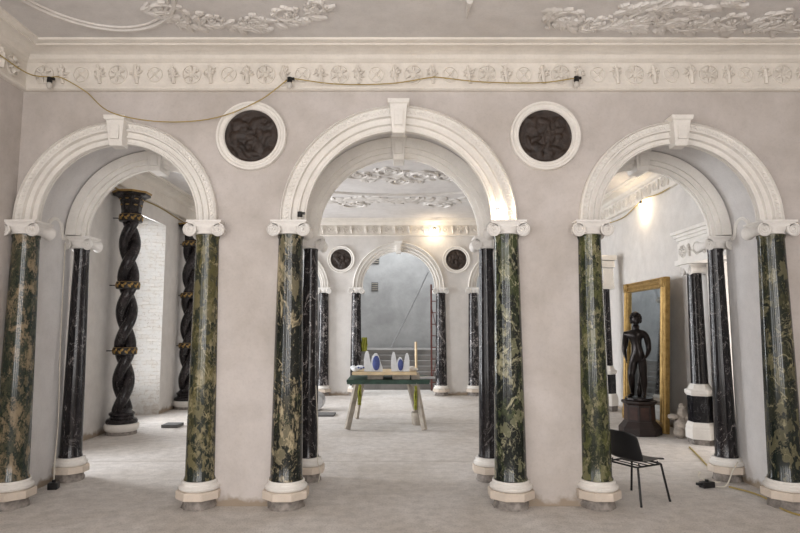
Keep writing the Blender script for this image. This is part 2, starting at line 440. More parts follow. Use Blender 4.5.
# far hall left wall with splayed window embrasures
bm = NB()
WY = [(8.04, 9.35), (11.85, 13.72), (15.2, 17.0)]
XO, HB = -6.10, 4.28
def quad(bm, *ps): return bm.faces.new([bm.verts.new(p) for p in ps])
c = YB - 0.2
for s, e in WY + [(YW + 0.4, None)]:
    quad(bm, (L2, c, 0), (L2, s, 0), (L2, s, ZC), (L2, c, ZC))
    if e is None: break
    quad(bm, (L2, s, HB), (L2, e, HB), (L2, e, ZC), (L2, s, ZC))                                  # above the opening
    quad(bm, (L2, s, 0), (XO, s + 0.33, 0), (XO, s + 0.33, 4.55), (L2, s, HB))                     # near splay
    quad(bm, (L2, s, HB), (L2, e, HB), (XO, e - 0.33, 4.55), (XO, s + 0.33, 4.55))                 # head
    c = e
wl = struct('wall_left', bm, M_wall2)
for i, (s, e) in enumerate(WY):                                                                     # far splays in limewashed brick
    bm = NB()
    d = math.hypot(XO - L2, 0.33)
    vs = [bm.verts.new(p) for p in ((0, 0, 0), (d, 0, 0), (d, 0, 4.55), (0, 0, HB))]
    bm.faces.new(vs)
    r = bmesh.ops.extrude_face_region(bm, geom=bm.faces[:])
    bmesh.ops.translate(bm, vec=(0, -0.12, 0), verts=[v for v in r['geom'] if isinstance(v, bmesh.types.BMVert)])
    o = struct('wall_embrasure', bm, M_brick); o.location = (L2 - 0.0, e, 0); o.rotation_euler = (0, 0, math.atan2(-0.33, XO - L2))
bm = NB()
box(bm, (XO - 0.25, (YB + YW) / 2, 4.9), (0.1, YW - YB + 1, 0.7))
cc = YB - 0.2
for s, e in WY + [(YW + 0.4, None)]:
    y1 = s + 0.33 if e else s
    box(bm, (XO - 0.15, (cc + y1) / 2, 2.3), (0.1, y1 - cc, 4.6)); cc = (e or 0) - 0.33
struct('wall_outer', bm, M_wall2)
# window frames with panes
def window(name, w, h, loc, rz):
    bm = NB()
    for x in (-w / 2, w / 2): box(bm, (x, 0, h / 2), (0.08, 0.08, h))
    for z in (0.04, h / 2, h - 0.04): box(bm, (0, 0, z), (w, 0.08, 0.08))
    for k in (1, 2): box(bm, (-w / 2 + w * k / 3, 0, h / 2), (0.03, 0.05, h))
    for k in (1, 2, 4, 5): box(bm, (0, 0, h * k / 6), (w, 0.05, 0.03))
    o = obj(name, bm, M_white); o['kind'] = 'structure'; o.location = loc; o.rotation_euler = (0, 0, rz)
    bm = NB(); box(bm, (0, 0, h / 2), (w, 0.008, h)); obj('window_pane', bm, M_glass, o)
wi = 1
for s, e in WY: window('window_%d' % wi, e - s - 0.66, 4.5, (XO - 0.06, (s + e) / 2, 0.02), PI / 2); wi += 1
for y in (-1.2, 2.0): window('window_%d' % wi, 1.46, 3.7, (L1 - 0.25, y, 0.6), PI / 2); wi += 1
for x in (-2.6, 0, 2.6): window('window_%d' % wi, 1.46, 3.9, (x, -4.15, 0.6), 0); wi += 1
# passage beyond the right doorway
bm = NB(); box(bm, (6.5, 9.35, 1.6), (0.1, 2.4, 3.4)); box(bm, (6.0, 8.1, 1.6), (0.9, 0.1, 3.4)); box(bm, (6.0, 10.6, 1.6), (0.9, 0.1, 3.4)); box(bm, (6.0, 9.35, 3.35), (0.9, 2.4, 0.1))
struct('wall_passage', bm, M_white)
# stair hall
bm = NB(); box(bm, (0, 23.6, 4.0), (12, 0.2, 8.2)); struct('wall_back', bm, M_grey)
bm = NB(); box(bm, (-5.0, 20.8, 4.0), (0.2, 5.6, 8.2)); struct('wall_left', bm, M_grey)
bm = NB(); box(bm, (5.0, 20.8, 4.0), (0.2, 5.6, 8.2)); struct('wall_right', bm, M_grey)
bm = NB(); box(bm, (0, 20.8, 8.1), (10.2, 5.8, 0.1)); struct('ceiling', bm, M_soffit)
bm = NB(); box(bm, (0, 18.0, 6.7), (10.2, 0.12, 3.0)); struct('wall_upper', bm, M_grey)

# cornices: a moulded profile mitred around each room
def cornice(name, x0, x1, y0, y1, flip=1):
    prof = [(0.0, 4.63), (0.05, 4.63), (0.075, 4.645), (0.075, 4.67), (0.045, 4.685), (0.045, 4.955), (0.07, 4.965), (0.08, 4.975),
            (0.10, 4.985), (0.125, 5.02), (0.17, 5.045), (0.23, 5.06), (0.28, 5.064), (0.28, 5.082), (0.31, 5.088), (0.34, 5.10), (0.345, ZC), (0.0, ZC)]
    bm = NB()
    rings = []
    for sx, sy in ((0, 0), (1, 0), (1, 1), (0, 1)):
        ring = []
        for d, z in prof:
            ring.append(bm.verts.new((x0 + d if sx == 0 else x1 - d, y0 + d if sy == 0 else y1 - d, z)))
        rings.append(ring)
    n = len(prof)
    for i in range(4):
        a, b = rings[i], rings[(i + 1) % 4]
        for k in range(n - 1): bm.faces.new((a[k], a[k + 1], b[k + 1], b[k]))
    o = obj(name, bm, M_cornice, None, True, angle=25); o['kind'] = 'structure'
    return o
c1 = cornice('trim_1', L1, R1, -3.9, YF)
c2 = cornice('trim_2', L2, R2, YB, YW)
# frieze ornaments: stars and rosettes in rings, with palmettes between
def ornament(bm, kind, M):
    M = M @ Matrix.Diagonal((1.08, 1.9, 1.12, 1))
    def T(verts): bmesh.ops.transform(bm, matrix=M, verts=verts)
    def add(fn):
        old = set(bm.verts); fn(); T([v for v in bm.verts if v not in old])
    def ring(r, t=0.008):
        add(lambda: tube(bm, [(r * math.cos(a), 0, r * math.sin(a)) for a in [2 * PI * k / 20 for k in range(20)]], t, 5, True))
    if kind == 'star':
        ring(0.098); ring(0.03)
        for k in range(6):
            a = 2 * PI * k / 6 + 0.5
            add(lambda: tube(bm, [(0.02 * math.cos(a), 0, 0.02 * math.sin(a)), (0.06 * math.cos(a), -0.01, 0.06 * math.sin(a)), (0.095 * math.cos(a), 0, 0.095 * math.sin(a))], 0.01, 5, radii=[0.006, 0.016, 0.004]))
    elif kind == 'cross':
        ring(0.078)
        for k in range(4):
            a = PI / 4 + PI / 2 * k
            add(lambda: tube(bm, [(0, 0, 0), (0.075 * math.cos(a), 0, 0.075 * math.sin(a))], 0.008, 5))
        add(lambda: sphere(bm, (0, 0, 0), 0.018, 8, 6))
    else:
        rnd = random.Random(kind)
        add(lambda: tube(bm, [(0.015, 0, -0.1), (0.0, -0.006, 0), (-0.01, 0, 0.09)], 0.02, 6, radii=[0.018, 0.024, 0.016]))
        for k in range(9):
            a = k * 0.70 + rnd.uniform(-.3, .3); rr = rnd.uniform(0.045, 0.085)
            add(lambda: tube(bm, [(0, 0, 0.0), (rr * 0.6 * math.cos(a), -0.012, 0.01 + rr * 0.7 * math.sin(a)), (rr * math.cos(a + .3), 0, 0.01 + 1.2 * rr * math.sin(a + .3))], 0.01, 5, radii=[0.008, 0.014, 0.004]))
def frieze(parent, x0, x1, y, step=0.213, facing=0):
    bm = NB(); n = int((x1 - x0) / step); k = 0
    for i in range(n + 1):
        x = x0 + i * step
        kind = ('star', 1, 'cross', 2)[i % 4]
        if isinstance(kind, int): kind = i
        ornament(bm, kind, Matrix.Translation((x, y, 4.82)) if facing == 0 else Matrix.Translation((y, x, 4.82)) @ Matrix.Rotation(PI / 2, 4, 'Z'))
    obj('frieze_ornament', bm, M_cornice, parent, True)
frieze(c1, -4.12 + 0.03, 4.75, YF - 0.05)
frieze(c1, 3.0, 6.5, L1 + 0.05, facing=1)
frieze(c2, -2.45, 2.45, YW - 0.05)
frieze(c2, 10.0, 17.3, R2 - 0.05, facing=1)

# impost moulding with its little raised arch on each visible jamb
def impost(parent, x, side):
    bm = NB()
    for off, r in ((0.0, 0.026), (0.042, 0.013)):
        pts = [(x, 6.88, SP - 0.05 + off)] + [(x, 7.24, SP - 0.05 + off)]
        rr = 0.145 + off
        for k in range(0, 13):
            a = PI - PI * k / 12
            pts.append((x, 7.44 + rr * math.cos(a), SP + 0.02 + rr * 1.05 * math.sin(a)))
        pts += [(x, 7.63, SP - 0.05 + off), (x, 7.70, SP - 0.05 + off)]
        tube(bm, pts, r, 6)
    o = obj('trim_3', bm, M_white, None, True); o['kind'] = 'structure'
for (cx, r) in OPEN:
    impost(None, cx - r, 1); impost(None, cx + r, -1)

# ------------------------------------------------------------------ arch surrounds
def archivolt_mesh(ri, ro, mir, seg=56):
    # (fraction from inner to outer radius, depth from the front plane)
    prof = [(1.0, 0.10), (1.0, 0.0), (0.93, -0.022), (0.90, 0.014), (0.66, 0.022), (0.63, -0.006), (0.56, -0.006), (0.53, 0.042), (0.36, 0.048),
            (0.33, 0.020), (0.27, 0.024), (0.24, 0.066), (0.10, 0.072), (0.06, 0.05), (0.0, 0.056), (0.0, 0.10), (0.09, 0.10), (0.11, 0.125), (0.03, 0.135), (0.03, 0.155), (0.22, 0.16), (0.25, 0.185), (0.20, 0.19),
            (0.20, 0.205), (0.42, 0.212), (0.45, 0.235), (0.40, 0.24), (0.40, 0.255), (0.70, 0.265), (0.85, 0.27)]
    bm = NB(); rings = []
    for i in range(seg + 1):
        a = PI * i / seg
        rings.append([bm.verts.new(((ri + (ro - ri) * f) * math.cos(a), (d if not mir else -d), (ri + (ro - ri) * f) * math.sin(a))) for f, d in prof])
    for a, b in zip(rings, rings[1:]):
        for k in range(len(prof)):
            l = (k + 1) % len(prof); bm.faces.new((a[k], a[l], b[l], b[k]))
    bm.faces.new(rings[0]); bm.faces.new(list(reversed(rings[-1])))
    return bm
def carved_band(ri, ro, mir):
    bm = NB(); rm = ri + (ro - ri) * 0.78; n = int(PI * rm / 0.052)
    for i in range(n):
        a = PI * (i + 0.5) / n
        for s in (-1, 1):
            aa = a + s * 0.010; r = rm + s * 0.012
            bmesh.ops.create_uvsphere(bm, u_segments=6, v_segments=4, radius=1.0, matrix=Matrix.Translation((r * math.cos(aa), (0.016 if not mir else -0.016), r * math.sin(aa))) @ Matrix.Rotation(-a + s * 0.6, 4, 'Y') @ Matrix.Diagonal((0.024, 0.012, 0.011, 1)))
    return bm
def keystone_mesh(ri, ro, mir):
    bm = NB(); s = -1 if not mir else 1
    z0, z1, z2 = ri - 0.055, ro - 0.01, ro + 0.035
    sec = [(z0, 0.070, 0.05), (z0 + 0.05, 0.076, 0.075), (z1 - 0.01, 0.100, 0.10), (z1, 0.118, 0.125), (z2, 0.124, 0.13)]
    prev = None
    for z, hw, d in sec:
        ring = [bm.verts.new(p) for p in ((-hw, s * d, z), (hw, s * d, z), (hw, -s * 0.1, z), (-hw, -s * 0.1, z))]
        if prev:
            for k in range(4): bm.faces.new((prev[k], prev[(k + 1) % 4], ring[(k + 1) % 4], ring[k]))
        else: bm.faces.new(list(reversed(ring)))
        prev = ring
    bm.faces.new(prev)
    box(bm, (0, s * (0.092), (z0 + z1) / 2 + 0.0), (0.10, 0.03, (z1 - z0) * 0.55))
    return bm
names = {(0, 0): 'white moulded arch surround over the left opening, front face', (0, 1): 'white moulded arch surround over the middle opening, front face, widest of the three',
         (0, 2): 'white moulded arch surround over the right opening, front face', (1, 0): 'white rear arch ring at the back of the left opening, over the slim dark column',
         (1, 1): 'white rear arch ring nested inside the wide middle opening', (1, 2): 'white rear arch ring at the back of the right opening',
         (2, 0): 'small distant arch ring on the far wall, mostly hidden at left', (2, 1): 'distant arch surround in the middle of the far wall, framing the grey stair hall',
         (2, 2): 'small distant arch ring on the far wall, mostly hidden at right'}
for row, (y, mir) in enumerate(((YF - 0.07, False), (YB + 0.07, True), (YW - 0.07, False))):
    for k, (cx, ri, ro) in enumerate(RINGS):
        t = thing('arch_surround', names[(row, k)], 'arch', (cx, y, SP), 0)
        # the rear ring shows its stepped inner side to the nearer hall
        obj('archivolt', archivolt_mesh(ri, ro, mir), M_white, t, True, angle=28)
        if row != 1: obj('carved_moulding', carved_band(ri, ro, mir), M_white, t, True)
        obj('keystone', keystone_mesh(ri, ro, mir), M_white, t, bevel=0.006)
        if row == 1:
            bm = keystone_mesh(ri, ro - 0.03, False); bmesh.ops.translate(bm, vec=(0, -0.2, 0), verts=bm.verts[:])
            obj('keystone', bm, M_white, t, bevel=0.006)

# ------------------------------------------------------------------ marble columns
def capital_mesh():
    bm = NB()
    z0 = 2.945
    lathe(bm, [(0.130, z0 - 0.0), (0.150, z0 + 0.010), (0.150, z0 + 0.020), (0.138, z0 + 0.026), (0.150, z0 + 0.045), (0.172, z0 + 0.080), (0.172, z0 + 0.085)], 28)
    box(bm, (0, 0, z0 + 0.107), (0.36, 0.32, 0.044))
    box(bm, (0, 0, z0 + 0.143), (0.40, 0.37, 0.024))
    box(bm, (0, 0, z0 + 0.125), (0.37, 0.34, 0.014))
    for sx in (-1, 1):
        zc = z0 + 0.050
        R = Matrix.Translation((sx * 0.163, 0, zc)) @ Matrix.Rotation(PI / 2, 4, 'X')
        lathe(bm, [(0.064, -0.160), (0.070, -0.173), (0.077, -0.168), (0.077, -0.148), (0.058, -0.115), (0.048, 0.0), (0.058, 0.115), (0.077, 0.148), (0.077, 0.168), (0.070, 0.173), (0.064, 0.160)], 28, R)
        for sy in (-1, 1):
            pts = []
            for i in range(60):
                f = i / 59; a = PI / 2 + sx * (f * 2.25 * 2 * PI)
                r = 0.058 * (1 - f) ** 0.85 + 0.012
                pts.append((sx * 0.163 + r * math.cos(a), sy * 0.166, zc + r * math.sin(a)))
            tube(bm, pts, 0.0065, 6)
            sphere(bm, (sx * 0.163, sy * 0.168, zc), 0.014, 8, 6)
    return bm
def column(x, y, m, label, group, r=0.170, rt=None, seed=0, name='marble_column', faceted=True):
    t = thing(name, label, 'column', (x, y, 0), 0, group)
    bm = NB(); taper = 1 - (rt or r * 0.81) / r
    prof = [(r * 1.07, 0.285), (r * 1.07, 0.30), (r * 1.0, 0.33)]
    for k in range(1, 13):
        f = k / 12; prof.append((r * (1 - taper * f ** 1.2), 0.33 + (2.90 - 0.33) * f))
    prof += [(r * (1 - taper) * 1.07, 2.925), (r * (1 - taper) * 1.07, 2.947)]
    lathe(bm, prof, 48)
    obj('shaft', bm, m, t, True)
    cb = capital_mesh(); kc = 0.55 + 0.45 * (rt or 0.137) / 0.137; bmesh.ops.scale(cb, vec=(kc, kc, 1), verts=cb.verts[:])
    obj('capital', cb, M_cap, t, True, angle=35)
    k = (0.5 * r + 0.5 * 0.165) / 0.165
    bm = NB(); lathe(bm, [(0.205 * k, 0.19), (0.222 * k, 0.205), (0.222 * k, 0.232), (0.198 * k, 0.246), (0.19 * k, 0.262), (0.197 * k, 0.272), (0.19 * k, 0.288), (0.175 * k, 0.29)], 40)
    obj('base_moulding', bm, M_white, t, True, angle=50)
    bm = NB(); lathe(bm, [(0.246 * k, 0.105), (0.25 * k, 0.11), (0.25 * k, 0.183), (0.242 * k, 0.19)], 8, Matrix.Rotation(PI / 8, 4, 'Z'))
    obj('octagonal_slab', bm, M_slab, t)
    rnd = random.Random(seed)
    bm = NB(); seg = 22
    lathe(bm, [(0.19 * k, -0.0), (0.185 * k, 0.035), (0.175 * k, 0.07), (0.18 * k, 0.107)], seg)
    for v in bm.verts:
        f = 1 + rnd.uniform(-0.07, 0.07); v.co.x *= f; v.co.y *= f
    obj('footing', bm, M_block, t, True)
    return t
GRN = (0.022, 0.034, 0.022)
G_front = 'green marble columns along the front of the arcade'
front = [
    (0, marble('marble_green_buff', 1.3, (0.012, 0.021, 0.016), (0.050, 0.055, 0.034), (0.26, 0.20, 0.125), 0.50, 0.56, 0.15, 1.9, fw=0.42), 'mottled green and buff marble column beside the left wall, nearest left'),
    (1, marble('marble_olive', 7.7, (0.015, 0.022, 0.017), (0.095, 0.086, 0.032), (0.30, 0.26, 0.15), 0.505, 0.60, 0.5, 0.95, 0.9, zb=0.065), 'olive and dark green marble column at the right side of the left arch'),
    (2, marble('marble_dark_cream', 11.5, (0.009, 0.012, 0.010), (0.045, 0.052, 0.028), (0.44, 0.37, 0.24), 0.57, 0.605, 0.5, 0.85, 0.9), 'near-black and green marble column with cream patches at left of middle arch'),
    (3, marble('marble_dark_green', 3.9, (0.008, 0.012, 0.010), (0.050, 0.064, 0.026), (0.36, 0.34, 0.22), 0.56, 0.63, 0.65, 0.95, -0.8, zb=0.02), 'dark green marble column with pale veins at right of middle arch'),
    (4, marble('marble_moss', 9.1, (0.012, 0.018, 0.011), (0.085, 0.092, 0.032), (0.30, 0.27, 0.16), 0.50, 0.61, 0.35, 1.5, 0.4, fw=0.42), 'moss green mottled marble column behind which the black chair stands'),
    (5, marble('marble_green_black', 13.2, (0.010, 0.015, 0.012), (0.052, 0.052, 0.024), (0.30, 0.27, 0.16), 0.545, 0.62, 0.4, 1.1, -0.5, zb=0.06), 'dark green and gold marble column at the far right, nearest the right edge'),
]
for i, m, lab in front: column(COLX[i], YF, m, lab, G_front, seed=i, r=0.172 if i not in (1, 4) else 0.158, rt=0.135 if i not in (1, 4) else 0.125)
def blackm(name, seed, vein=0.5, la=0.66):
    return marble(name, seed, (0.011, 0.010, 0.011), (0.022, 0.019, 0.021), (0.46, 0.42, 0.41), 0.56, la + 0.01, vein, 1.1, 0.6, patch=False)
rear = [
    (0, blackm('marble_black_speck', 2.2, 0.25, 0.66), 'slim black marble column at the back of the left arch, left side'),
    (1, blackm('marble_black_c', 6.4), 'slim black marble column hidden behind the pier right of the left arch'),
    (2, blackm('marble_black_white', 5.1, 0.5, 0.63), 'slim black and white veined column just behind the dark column left of middle arch'),
    (3, blackm('marble_black_smoke', 8.8, 0.15, 0.70), 'slim smoky black column just behind the dark green one right of middle arch'),
    (4, blackm('marble_black_e', 3.3), 'slim black marble column hidden behind the moss green column'),
    (5, blackm('marble_black_vein', 12.7, 0.35, 0.66), 'slim black white-veined column at the back of the right arch, right side'),
]
for i, m, lab in rear: column(COLX[i] * (0.95 if abs(COLX[i]) < 2 else 0.993), YB, m, lab, 'slim black columns along the back of the arcade', r=0.130, rt=0.092, seed=i + 10)
farc = [(1, 'distant black and white marble column at the inner side of the far left arch'), (2, 'distant dark marble column at left of the far middle arch, behind the trestle'),
        (3, 'distant dark marble column at right of the far middle arch'), (4, 'distant black white-veined column right of the far wall, beside the smoky column')]
for i, lab in farc:
    column(COLX[i] * (1.015), YW, blackm('marble_far_%d' % i, 15.3 + i * 2.1, 0.6, 0.60), lab, 'columns against the far wall', r=0.165, seed=i + 20)

# ------------------------------------------------------------------ roundels
def roundel(x, y, z, label, seed, k=1.0):
    t = thing('roundel', label, 'roundel', (x, y, z), 0, 'dark relief roundels on the walls')
    bm = NB()
    R = Matrix.Rotation(PI / 2, 4, 'X')
    prof = [(0.305, 0.0), (0.305, 0.03), (0.315, 0.045), (0.335, 0.045), (0.342, 0.03), (0.365, 0.035), (0.378, 0.055), (0.398, 0.055), (0.405, 0.03), (0.405, 0.0)]
    rings = []
    for i in range(56):
        a = 2 * PI * i / 56
        rings.append([bm.verts.new((r * math.cos(a) * k, -d, r * math.sin(a) * k)) for r, d in prof])
    for i in range(56):
        a, b = rings[i], rings[(i + 1) % 56]
        for j in range(len(prof) - 1): bm.faces.new((a[j], a[j + 1], b[j + 1], b[j]))
    obj('roundel_frame', bm, M_white, t, True, angle=30)
    # relief disc: a domed plaque with shallow figures
    rnd = random.Random(seed)
    blobs = [(rnd.uniform(-0.2, 0.2), rnd.uniform(-0.22, 0.2), rnd.uniform(0.02, 0.07), rnd.uniform(0.03, 0.10), rnd.uniform(0, PI)) for _ in range(34)]
    bm = NB(); rr = [0.0001] + [0.31 * j / 26 for j in range(1, 27)]
    grid = []
    for r in rr:
        ring = []
        for i in range(72):
            a = 2 * PI * i / 72; X = r * math.cos(a); Z = r * math.sin(a); h = 0.006
            for bx_, bz_, sa, sb, ang in blobs:
                dx, dz = X - bx_, Z - bz_; u = dx * math.cos(ang) + dz * math.sin(ang); v = -dx * math.sin(ang) + dz * math.cos(ang)
                q = (u / sa) ** 2 + (v / sb) ** 2
                if q < 1: h = max(h, 0.006 + 0.028 * math.sqrt(1 - q))
            if r > 0.29: h = 0.02
            ring.append(bm.verts.new((X * k, -h, Z * k)))
        grid.append(ring)
    for a, b in zip(grid, grid[1:]):
        for i in range(72): bm.faces.new((a[i], a[(i + 1) % 72], b[(i + 1) % 72], b[i]))
    obj('relief_plaque', bm, M_disc, t, True, angle=60)
roundel(-1.685, YF, 4.10, 'large white-framed dark relief roundel left of the middle arch', 1)
roundel(1.68, YF, 4.10, 'large white-framed dark relief roundel right of the middle arch', 2)
roundel(-1.69, YW, 3.94, 'small distant dark roundel left of the far middle arch', 3)
roundel(1.70, YW, 3.93, 'small distant dark roundel right of the far middle arch', 4)

# ------------------------------------------------------------------ ceiling reliefs
RH = 0.55
def leaf(bm, p, ang, L, W, z, curl=0.5, h=0.05):
    # a domed, ribbed acanthus blade lying under the ceiling
    n = 7; rows = []
    for i in range(n + 1):
        f = i / n; a = ang + curl * f
        cx = p[0] + L * f * math.cos(ang + curl * f * 0.5); cy = p[1] + L * f * math.sin(ang + curl * f * 0.5)
        w = W * math.sin(PI * min(1, 0.12 + f * 0.88)) ** 0.7 * (1 + 0.22 * math.cos(f * 22)) + 0.002
        nx, ny = -math.sin(a), math.cos(a)
        row = []
        for s, hh in ((-1, 0.0), (-0.5, 0.8), (0, 0.45), (0.5, 0.8), (1, 0.0)):
            row.append(bm.verts.new((cx + nx * s * w, cy + ny * s * w, z - 0.002 - RH * h * hh * math.sin(PI * (0.15 + 0.8 * f)) - (0.03 * RH * f if hh else 0))))
        rows.append(row)
    for a, b in zip(rows, rows[1:]):
        for k in range(4): bm.faces.new((a[k], a[k + 1], b[k + 1], b[k]))
def scroll(bm, cx, cy, r, z, turns=1.6, a0=0.0, hand=1, t=0.03):
    pts = []; rad = []
    for i in range(36):
        f = i / 35; a = a0 + hand * turns * 2 * PI * f; q = r * (1 - 0.8 * f)
        pts.append((cx + q * math.cos(a), cy + q * math.sin(a), z - 0.008)); rad.append(t * (1 - 0.5 * f))
    tube(bm, pts, t, 6, radii=rad)
    for i in range(0, 30, 3):
        a = a0 + hand * turns * 2 * PI * i / 35
        leaf(bm, pts[i][:2], a + hand * 0.9, r * 0.55, r * 0.16, z, hand * 0.9, 0.04)
    for k in range(6): leaf(bm, (cx, cy), 2 * PI * k / 6, r * 0.26, r * 0.1, z, 0.2, 0.05)
rnd = random.Random(5)
def garland(bm, path, w, z, dens=10, L=0.16):
    for i in range(len(path) - 1):
        p, q = path[i], path[i + 1]; ang = math.atan2(q[1] - p[1], q[0] - p[0])
        for _ in range(dens):
            f = rnd.random()
            x = p[0] + (q[0] - p[0]) * f + rnd.uniform(-w, w) * 0.6; y = p[1] + (q[1] - p[1]) * f + rnd.uniform(-w, w) * 0.6
            leaf(bm, (x, y), ang + rnd.uniform(-1.1, 1.1), L * rnd.uniform(0.6, 1.2), L * 0.28 * rnd.uniform(0.7, 1.2), z, rnd.uniform(-0.8, 0.8), rnd.uniform(0.03, 0.06))
# front hall, left: a large oval panel edged by a roll, acanthus at its right end
t = thing('ceiling_ornament', 'plaster oval panel and acanthus relief on near ceiling, above the left arch', 'ceiling ornament', (0, 0, 0))
bm = NB(); tube(bm, [(-2.95 + 0.80 * math.cos(a), 5.25 + 0.93 * math.sin(a), ZC - 0.005) for a in [2 * PI * k / 56 for k in range(56)]], 0.028, 6, True)
tube(bm, [(-2.95 + 0.74 * math.cos(a), 5.25 + 0.87 * math.sin(a), ZC - 0.005) for a in [2 * PI * k / 56 for k in range(56)]], 0.016, 6, True)
obj('oval_moulding', bm, M_relief, t, True)
bm = NB()
for q in ((-2.35, 5.85, 0.20, 1), (-1.95, 5.98, 0.16, -1), (-1.55, 6.02, 0.15, 1), (-1.15, 5.88, 0.15, -1), (-0.85, 5.72, 0.12, 1)): scroll(bm, q[0], q[1], q[2], ZC, 1.3, rnd.uniform(0, 6), q[3], 0.022)
garland(bm, [(-2.6, 5.75), (-2.2, 6.0), (-1.7, 6.10), (-1.2, 6.02), (-0.7, 5.75)], 0.12, ZC, 13, 0.17)
obj('acanthus_relief', bm, M_relief, t, True, angle=60)
t = thing('ceiling_ornament', 'dense plaster acanthus relief on near ceiling, above the right arch', 'ceiling ornament', (0, 0, 0))
bm = NB()
for q in ((1.75, 5.95, 0.20, 1), (2.15, 6.02, 0.16, -1), (2.6, 5.92, 0.22, 1), (3.1, 6.02, 0.17, -1), (3.5, 6.0, 0.18, 1), (3.95, 6.0, 0.2, -1), (4.3, 5.9, 0.16, 1)): scroll(bm, q[0], q[1], q[2], ZC, 1.4, rnd.uniform(0, 6), q[3], 0.024)
garland(bm, [(1.5, 5.85), (1.9, 6.10), (2.5, 6.10), (3.2, 6.12), (4.0, 6.14), (4.5, 6.05)], 0.14, ZC, 20, 0.19)
garland(bm, [(2.2, 5.8), (2.7, 5.75), (3.4, 5.7)], 0.14, ZC, 18, 0.19)
obj('acanthus_relief', bm, M_relief, t, True, angle=60)
t = thing('ceiling_ornament', 'thin plaster tip of a relief on near ceiling, above the middle arch', 'ceiling ornament', (0.70, 5.6, 0))
bm = NB(); tube(bm, [(0, 0, ZC - 0.01), (0.0, 0.18, ZC - 0.02), (0.01, 0.36, ZC - 0.004)], 0.03, 6, radii=[0.035, 0.022, 0.004]); obj('leaf_tip', bm, M_relief, t, True)
# far hall
t = thing('ceiling_ornament', 'long garland relief on far ceiling, seen through the middle arch, nearest its far cornice', 'ceiling ornament', (0, 0, 0))
bm = NB()
garland(bm, [(-3.2, 14.2), (-2.0, 14.9), (-0.8, 14.6), (0.3, 14.8), (1.6, 14.8), (3.0, 14.3)], 0.30, ZC, 34, 0.36)
for x in (-2.4, -1.2, 1.0, 2.2): scroll(bm, x, 15.3, 0.38, ZC, 1.5, x, 1 if x < 0 else -1, 0.04)
obj('garland', bm, M_relief, t, True, angle=60)
t = thing('ceiling_ornament', 'gilt-tinged scrolled relief at the centre of the far ceiling, high in the middle arch', 'ceiling ornament', (0, 0, 0))
bm = NB()
for x, y, r, hnd in ((-0.9, 12.3, 0.28, 1), (-0.2, 12.0, 0.32, 1), (0.5, 12.3, 0.32, -1), (1.0, 12.5, 0.24, -1), (0.0, 12.8, 0.26, 1)): scroll(bm, x, y, r, ZC, 1.6, x, hnd, 0.045)
garland(bm, [(-1.3, 12.2), (-0.6, 12.7), (0.0, 12.5), (0.6, 12.9), (1.3, 12.4)], 0.22, ZC, 12, 0.26)
obj('scrollwork', bm, M_relief, t, True, angle=60)
bm = NB(); tube(bm, [(1.9 * math.cos(a) * 1.5, 12.4 + 1.75 * math.sin(a), ZC - 0.005) for a in [2 * PI * k / 72 for k in range(72)]], 0.05, 6, True); obj('oval_moulding', bm, M_relief, t, True)
t = thing('ceiling_ornament', 'leafy relief on far ceiling, seen through the right arch', 'ceiling ornament', (0, 0, 0))
bm = NB(); garland(bm, [(3.9, 10.2), (4.1, 11.5), (3.9, 12.8), (4.1, 14.0)], 0.25, ZC, 26, 0.3)
scroll(bm, 3.9, 11.9, 0.34, ZC, 1.5, 1, 1, 0.04)
obj('garland', bm, M_relief, t, True, angle=60)
t = thing('ceiling_ornament', 'leafy relief on far ceiling, seen through the left arch', 'ceiling ornament', (0, 0, 0))
bm = NB(); garland(bm, [(-3.9, 9.4), (-4.1, 10.6), (-3.8, 12.0), (-4.1, 13.4)], 0.25, ZC, 22, 0.3)
scroll(bm, -3.9, 10.2, 0.34, ZC, 1.5, 1, -1, 0.04)
obj('garland', bm, M_relief, t, True, angle=60)

